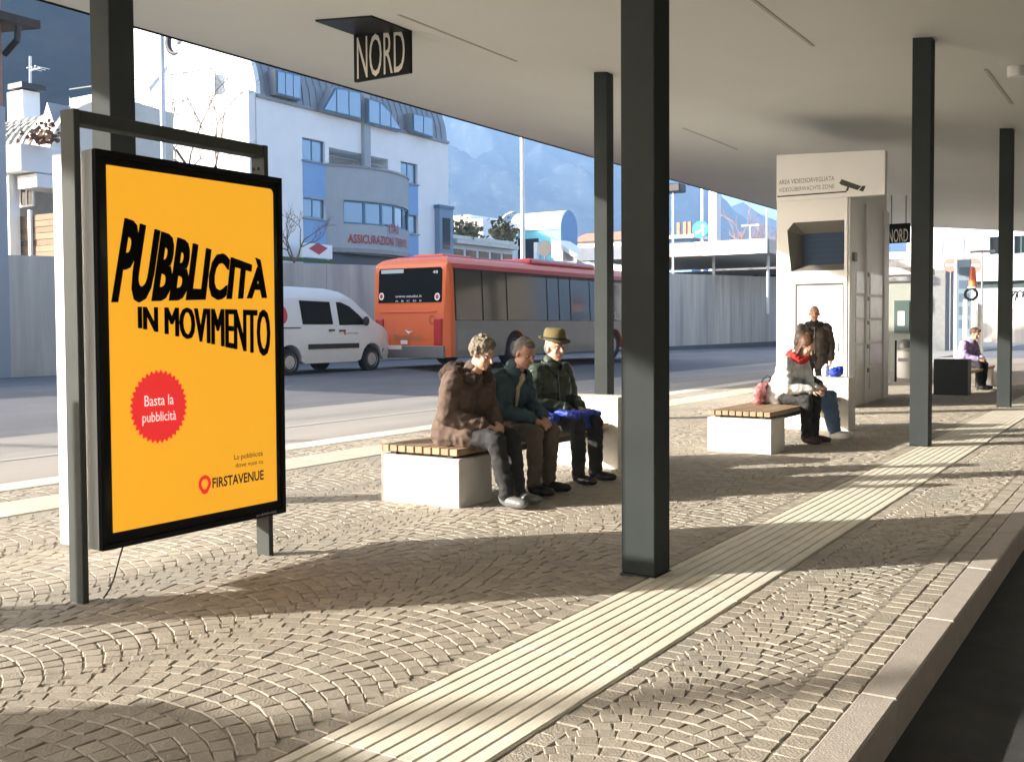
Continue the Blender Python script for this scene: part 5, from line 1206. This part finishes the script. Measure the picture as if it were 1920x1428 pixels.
def front_strip(r, name, mat, rows, e=.006):       # a strip lying on the front of the jacket: rows of (height, half width)
    j = [c for c in r.children if c.name.startswith('jacket')][0].data; mb = MB(); vs = []
    for z, w in rows:
        for s in (-1, 1):
            near = [v.co.x for v in j.vertices if abs(v.co.z-z) < .02 and abs(v.co.y-s*w) < .02]
            vs.append((max(near)+e if near else .1, s*w, z))
    k = len(rows); n = len(vs); mb.add(vs+[(x-.012, y, z) for x, y, z in vs], [(2*i, 2*i+1, 2*i+3, 2*i+2) for i in range(k-1)]+[(n+2*i, n+2*i+2, n+2*i+3, n+2*i+1) for i in range(k-1)]+[(2*i, 2*i+2, n+2*i+2, n+2*i) for i in range(k-1)]+[(2*i+1, n+2*i+1, n+2*i+3, 2*i+3) for i in range(k-1)])
    return obj(name, mb, mat, r, smooth=True)
PG = 'people waiting on the benches'
m_jb = M('jacket_brown', (0.112,0.074,0.057), 0.85, var=.12, vscale=20, bump=.15, bscale=60); m_fur = M('hood_fur', (0.060,0.038,0.030), 0.95, bump=.9, bscale=150)
m_hairg = M('hair_grey_curl', (0.22,0.185,0.145), 0.85, var=.75, vscale=45, bump=.8, bscale=140); m_hairs = M('hair_salt', (0.16,0.145,0.13), 0.75, var=.4, vscale=30, bump=.5, bscale=120); m_haird = M('hair_dark', (0.035,0.022,0.016), 0.6, var=.3, vscale=30)
m_trd = M('trousers_dark', (0.022,0.022,0.023), 0.85, var=.15, vscale=15); m_trb = M('trousers_taupe', (0.115,0.088,0.068), 0.9, var=.12, vscale=20); m_trg = M('trousers_charcoal', (0.028,0.030,0.028), 0.9, var=.15, vscale=15)
m_shg = M('shoe_grey', (0.15,0.155,0.155), 0.4); m_shb = M('shoe_black', (0.015,0.014,0.014), 0.3)
m_jblue = M('jacket_slate', (0.050,0.085,0.105), 0.85, var=.12, vscale=18, bump=.15, bscale=60); m_jgr = M('jacket_green', (0.035,0.052,0.036), 0.42, var=.12, vscale=18, spec=.5); m_hat = M('hat_olive', (0.145,0.115,0.045), 0.9, var=.12, vscale=30)
def sit_legs(kx=.44, ky=.11, ax=.46, ay=.12, kz=.52): return dict(knees=[(kx,ky,kz),(kx,-ky,kz)], ankles=[(ax,ay,.085),(ax+.02,-ay,.085)], toes=[(ax+.17,ay+.02,.04),(ax+.19,-ay-.02,.04)])
# woman in the brown parka
r, hp, Rh, J = person((-4.86,6.83,0), radians(-4), 'elderly person with grey curly hair in a brown hooded parka on the bench end', PG, lean=.24, nod=.42, hyaw=-.05, bulk=1.10, jmat=m_jb, tmat=m_trd, smat=m_shg, neckf=.055, hem=.45, hood=True,
    elbows=[(.12,.27,.70),(.10,-.27,.70)], wrists=[(.34,.06,.635),(.33,-.07,.625)], hdir=[(.8,-.45,-.3),(.8,.4,-.35)], hnor=[(0,-.35,-1),(0,.35,-1)], **sit_legs(.46,.10,.53,.09), hair=m_hairg)
c = MB(); random.seed(21); c.ball(hp(-.022,0,.04), (.098,.088,.095), 14, 10, Rh)
for k in range(260):
    u, v = random.uniform(-1,1), random.uniform(0,2*pi); x, y, z = sqrt(1-u*u)*cos(v), sqrt(1-u*u)*sin(v), u
    if (x > .35 and z < .35) or z < -.72: continue
    c.ball(hp(-.022+.100*x, .092*y, .035+.100*z), random.uniform(.010,.019), 6, 5)
blob('hair', c, .006, 1, m_hairg, r, fold=(.004, 40, 1))
hd = MB(); nb = J['nb']
for k in range(15):
    a = pi*.22+pi*1.56*k/14; q0 = nb+V((-.03+.135*cos(a), .135*sin(a), -.02-.05*cos(a)*.2+(.015 if cos(a) < 0 else -.03)))
    hd.ball(q0, (.052,.052,.048), 8, 6)
hd.ball(nb+V((-.18,0,-.0)), (.085,.13,.075)); hd.ball(nb+V((-.23,0,-.03)), (.08,.12,.07))
blob('hood', hd, .011, 2, m_fur, r, fold=(.012, 26, 4))
# man in the slate jacket
r, hp, Rh, J = person((-4.87,7.42,0), radians(-3), 'grey haired person in a slate blue jacket seated in the middle of the bench', PG, lean=.30, nod=.42, hyaw=-.25, skin=m_skinr, jmat=m_jblue, tmat=m_trb, smat=m_shb, neckf=.05, hem=.12,
    elbows=[(.18,.26,.73),(.17,-.26,.72)], wrists=[(.43,.07,.635),(.42,-.05,.625)], hdir=[(.75,-.5,-.35),(.75,.45,-.4)], hnor=[(0,-.4,-1),(0,.4,-1)], **sit_legs(.47,.12,.44,.12), hair=m_hairs)
c = MB(); c.ball(hp(-.030,0,.035), (.090,.084,.090), 14, 10, Rh); c.ball(hp(-.055,0,-.02), (.060,.076,.062), 12, 8, Rh); c.ball(hp(.012,0,.078), (.062,.060,.036), 12, 8, Rh)
blob('hair', c, .0075, 1, m_hairs, r, fold=(.004, 60, 2))
front_strip(r, 'shirt_front', M('shirt_cream', (0.48,0.42,0.33), .8), [(.72,.016),(.80,.022),(.88,.026),(.95,.034),(1.0,.045)])
# man in the hat
r, hp, Rh, J = person((-4.84,8.20,0), radians(-8), 'elderly person in a dark green jacket and olive felt hat, blue cloth over the knees', PG, lean=.08, nod=.10, hyaw=-.20, bulk=1.06, jmat=m_jgr, tmat=m_trg, smat=m_shb, hem=.10,
    elbows=[(.08,.28,.72),(.06,-.29,.72)], wrists=[(.31,.09,.665),(.30,-.07,.655)], hdir=[(.75,-.5,-.25),(.7,.55,-.3)], hnor=[(0,-.4,-1),(0,.4,-1)], **sit_legs(.45,.13,.45,.14,.525), hair=m_hairs)
c = MB(); c.ball(hp(-.040,0,-.01), (.070,.079,.075), 14, 10, Rh); blob('hair', c, .0075, 1, m_hairs, r)
ht = MB(); pf = [(.150,.058), (.152,.064), (.112,.060), (.106,.075), (.103,.12), (.094,.158), (.075,.172), (.035,.160), (.004,.157)]
vs = []; N = 32
for rr_, z in pf:
    for k in range(N):
        a = 2*pi*k/N; dip = -.018*cos(a) if rr_ > .14 else 0; fl_ = .012*abs(sin(a)) if rr_ > .14 else 0; pin = 1-.16*abs(sin(a))*max(0, (z-.12)/.05)*(1 if cos(a) > 0 else .3)
        vs.append(hp(-.012+rr_*1.06*cos(a), rr_*.92*sin(a)*pin, z+dip+fl_))
ht.add(vs, [(i*N+k, i*N+(k+1) % N, (i+1)*N+(k+1) % N, (i+1)*N+k) for i in range(len(pf)-1) for k in range(N)]+[tuple(range(N))[::-1], tuple((len(pf)-1)*N+k for k in range(N))])
h_ = obj('hat', ht, m_hat, r, smooth=True)
bn_ = MB(); bn_.add([hp(-.012+.1125*cos(2*pi*k/N), .0985*sin(2*pi*k/N), z) for z in (.063,.092) for k in range(N)], [(k, (k+1) % N, N+(k+1) % N, N+k) for k in range(N)]); obj('hat_band', bn_, m_trg, h_, smooth=True)
front_strip(r, 'zip', m_grey, [(.70,.004),(.78,.004),(.86,.004),(.94,.004),(1.0,.004)], .003)
cl_ = MB(); cl_.cap((.17,.15,.632), (.47,.16,.605), .030, .028); cl_.cap((.17,-.15,.632), (.47,-.16,.605), .030, .028)
for k in range(9): y = -.16+.04*k; cl_.cap((.16,y,.640), (.44,y,.615-.0*abs(y)), .028, .026)
for k in range(5): y = -.06+.03*k; cl_.cap((.42,y,.61), (.44,y,.50), .022, .016)
cl_.cap((.10,-.24,.60), (.30,-.26,.585), .05, .045)
m_bl = M('cloth_blue', (0.018,0.05,0.42), 0.5, var=.12, vscale=12)
clo = root('blue_bag', (-4.84,8.20,0), 'blue carrier bag laid over the knees of the person in the hat', 'bag', rz=radians(-8)); ob = blob('bag', cl_, .010, 2, m_bl, clo, fold=(.006, 20, 3))
obj('print', MB().prism([(.20,.615), (.27,.60), (.27,.625), (.22,.64)], lambda u, v, w: (u, -.312-w*.2, v), 0, .02), m_white, clo)
# standing person in front of the kiosk
m_jdk = M('jacket_dark_brown', (0.060,0.044,0.034), 0.7, var=.15, vscale=14)
r, hp, Rh, J = person((-4.72,16.2,0), radians(-72), 'bald standing person in a dark brown coat facing us in front of the kiosk door', 'people standing', hood=True, hz=.90, lean=.0, nod=-.02, bulk=1.0, jmat=m_jdk, tmat=m_trd, smat=m_shb, hem=.35,
    elbows=[(-.01,.245,1.10),(-.01,-.245,1.10)], wrists=[(.06,.25,.86),(.06,-.25,.86)], hdir=[(.1,0,-1),(.1,0,-1)], hnor=[(0,-1,0),(0,1,0)], knees=[(.01,.10,.49),(.01,-.10,.49)], ankles=[(0,.11,.085),(0,-.11,.085)], toes=[(.16,.14,.04),(.16,-.14,.04)], vox=.009)
cb = MB(); nb = J['nb']
for k in range(13): a = 2*pi*k/13; cb.ball(nb+V((.0+.085*cos(a), .10*sin(a), -.005)), (.045,.05,.04), 8, 6)
blob('collar', cb, .012, 2, M('collar_dark', (0.03,0.025,0.022), .95), r, fold=(.006, 30, 1))
front_strip(r, 'zip', m_grey, [(.80,.006),(.95,.006),(1.1,.006),(1.25,.006),(1.36,.006)], .003)
# pair on the second bench
m_jw = M('jacket_white_grey', (0.74,0.77,0.77), 0.6, dirt=((0.25,0.30,0.29), 9.0, .5)); m_jdkk = M('jacket_charcoal', (0.035,0.037,0.042), .8); m_jean = M('jeans_blue', (0.10,0.16,0.27), .85, var=.2, vscale=12); m_boot = M('boot_brown', (0.06,0.03,0.02), .6)
m_auburn = M('hair_auburn', (0.085,0.032,0.015), .55, var=.4, vscale=25, stretch=(1,1,.2)); m_scarf = M('scarf_red', (0.55,0.035,0.025), .85, bump=.4, bscale=60); m_shw = M('shoe_white', (0.72,0.70,0.66), .5)
r, hp, Rh, J = person((-3.98,12.25,0), radians(-14), 'person with auburn hair, red scarf and white patterned jacket leaning forward on the second bench', PG, lean=.42, nod=.75, hyaw=.1, jmat=m_jw, tmat=m_trd, smat=m_boot, neckf=.03, hem=.1, bulk=.98, hood=True,
    elbows=[(.26,.24,.66),(.25,-.25,.66)], wrists=[(.47,.05,.64),(.46,-.05,.63)], hdir=[(.8,-.3,-.2),(.8,.3,-.2)], hnor=[(0,-.4,-1),(0,.4,-1)], **sit_legs(.42,.10,.40,.10), vox=.009, hair=m_auburn)
c = MB(); c.ball(hp(-.028,0,.035), (.098,.088,.095), 14, 10, Rh)
for k in range(26): y = random.uniform(-.075,.075); c.cap(hp(-.08+abs(y)*.9,y,-.01), hp(-.06+abs(y)*1.3,y*1.35,-.22+random.uniform(-.05,.05)), .024, .012, 7)
blob('hair', c, .009, 1, m_auburn, r, fold=(.004, 40, 5))
sc = MB(); nb = J['nb']
for k in range(16): a = 2*pi*k/16; sc.ball(nb+V((.095*cos(a), .11*sin(a), .0+.02*sin(3*a)-.03*cos(a))), (.048,.05,.045), 8, 6)
blob('scarf', sc, .011, 2, m_scarf, r, fold=(.008, 30, 2))
r, hp, Rh, J = person((-4.02,12.86,0), radians(-6), 'person in a charcoal jacket, jeans and white shoes half hidden on the second bench', PG, lean=.15, nod=.15, jmat=m_jdkk, tmat=m_jean, smat=m_shw, hem=.1, skin=m_skin,
    elbows=[(.10,.27,.71),(.10,-.27,.71)], wrists=[(.33,.07,.655),(.33,-.07,.645)], hdir=[(.8,-.3,-.2),(.8,.3,-.2)], hnor=[(0,-.4,-1),(0,.4,-1)], **sit_legs(.46,.09,.54,.08), vox=.009, hair=m_haird)
c = MB(); c.ball(hp(-.026,0,.035), (.096,.085,.093), 14, 10, Rh); c.ball(hp(-.05,0,-.03), (.06,.078,.07), 12, 8, Rh); blob('hair', c, .009, 1, m_haird, r, fold=(.004, 40, 5))
pb_ = MB(); pb_.cap((-4.22,11.62,.51), (-4.22,11.95,.51), .065, .065); pb_.cap((-4.20,11.58,.60), (-4.20,11.98,.60), .07, .07); pb_.cap((-4.18,11.62,.67), (-4.18,11.92,.67), .04, .04)
pb_.v = [(x+.06, y+.36, z) for x, y, z in pb_.v]
hb = root('pink_handbag', (-4.2,12.0,.455), 'dusty pink leather handbag on the second bench beside the white patterned jacket', 'handbag'); obj_ = blob('bag', pb_, .011, 3, M('bag_pink', (0.45,0.17,0.17), .5, var=.12, vscale=12), hb, fold=(.008, 18, 6), zmin=None)
obj('strap', MB().tube([(-4.13,11.98,.69), (-4.10,12.02,.76), (-4.08,12.13,.79), (-4.09,12.24,.76), (-4.13,12.28,.69)], .009, 6), m_jdkk, hb)
bb_ = MB(); q = V((-3.78,13.95,.70)); bb_.ball(q+V((0,0,.06)), (.09,.11,.07)); bb_.ball(q+V((.05,.02,.09)), (.05,.07,.06)); b2_ = MB(); b2_.ball(q+V((-.13,0,.07)), (.05,.07,.08)); b2_.ball(q+V((-.12,.02,.15)), (.02,.03,.03))
blu = root('blue_bag', q, 'small crumpled blue bag with a white bundle on the tall block of the second bench', 'bag'); blob('bag', bb_, .011, 1, m_bl, blu, fold=(.010, 24, 2)); blob('bundle', b2_, .011, 1, m_white, blu, fold=(.010, 24, 3))
# person in lilac at the far bench
r, hp, Rh, J = person((-3.82,24.1,0), radians(-25), 'person in a lilac jacket seen from behind, leaning forward on the far bench', PG, lean=.30, nod=.35, jmat=M('jacket_lilac', (0.40,0.33,0.56), .7, var=.08, vscale=10), tmat=m_trd, smat=m_shb, hem=.1, neckf=.04,
    elbows=[(.20,.25,.70),(.20,-.25,.70)], wrists=[(.42,.06,.66),(.42,-.06,.65)], hdir=[(.8,-.3,-.2),(.8,.3,-.2)], hnor=[(0,-.4,-1),(0,.4,-1)], **sit_legs(.45,.1,.42,.1), vox=.010, hair=m_haird)
c = MB(); c.ball(hp(-.030,0,.04), (.098,.088,.095), 14, 10, Rh); c.ball(hp(.06,0,.09), (.05,.06,.03)); blob('hair', c, .010, 1, M('hair_brown', (0.10,0.055,0.03), .6), r, fold=(.005, 40, 5))

# ------------------------------------------------------------------ the air between here and the mountains
def haze(density):
    mt = bpy.data.materials.new('haze_air'); mt.use_nodes = True; n = mt.node_tree.nodes; n.clear(); out = n.new('ShaderNodeOutputMaterial'); v = n.new('ShaderNodeVolumePrincipled')
    v.inputs['Color'].default_value = (0.38,0.62,1.0,1); v.inputs['Density'].default_value = density; v.inputs['Anisotropy'].default_value = .1; mt.node_tree.links.new(v.outputs[0], out.inputs['Volume'])
    o = obj('haze', MB().box(-2480,2480,-1380,3300,-3.0,480), mt); tag(o, kind='stuff')
HAZE = 0.00036
if HAZE: haze(HAZE)
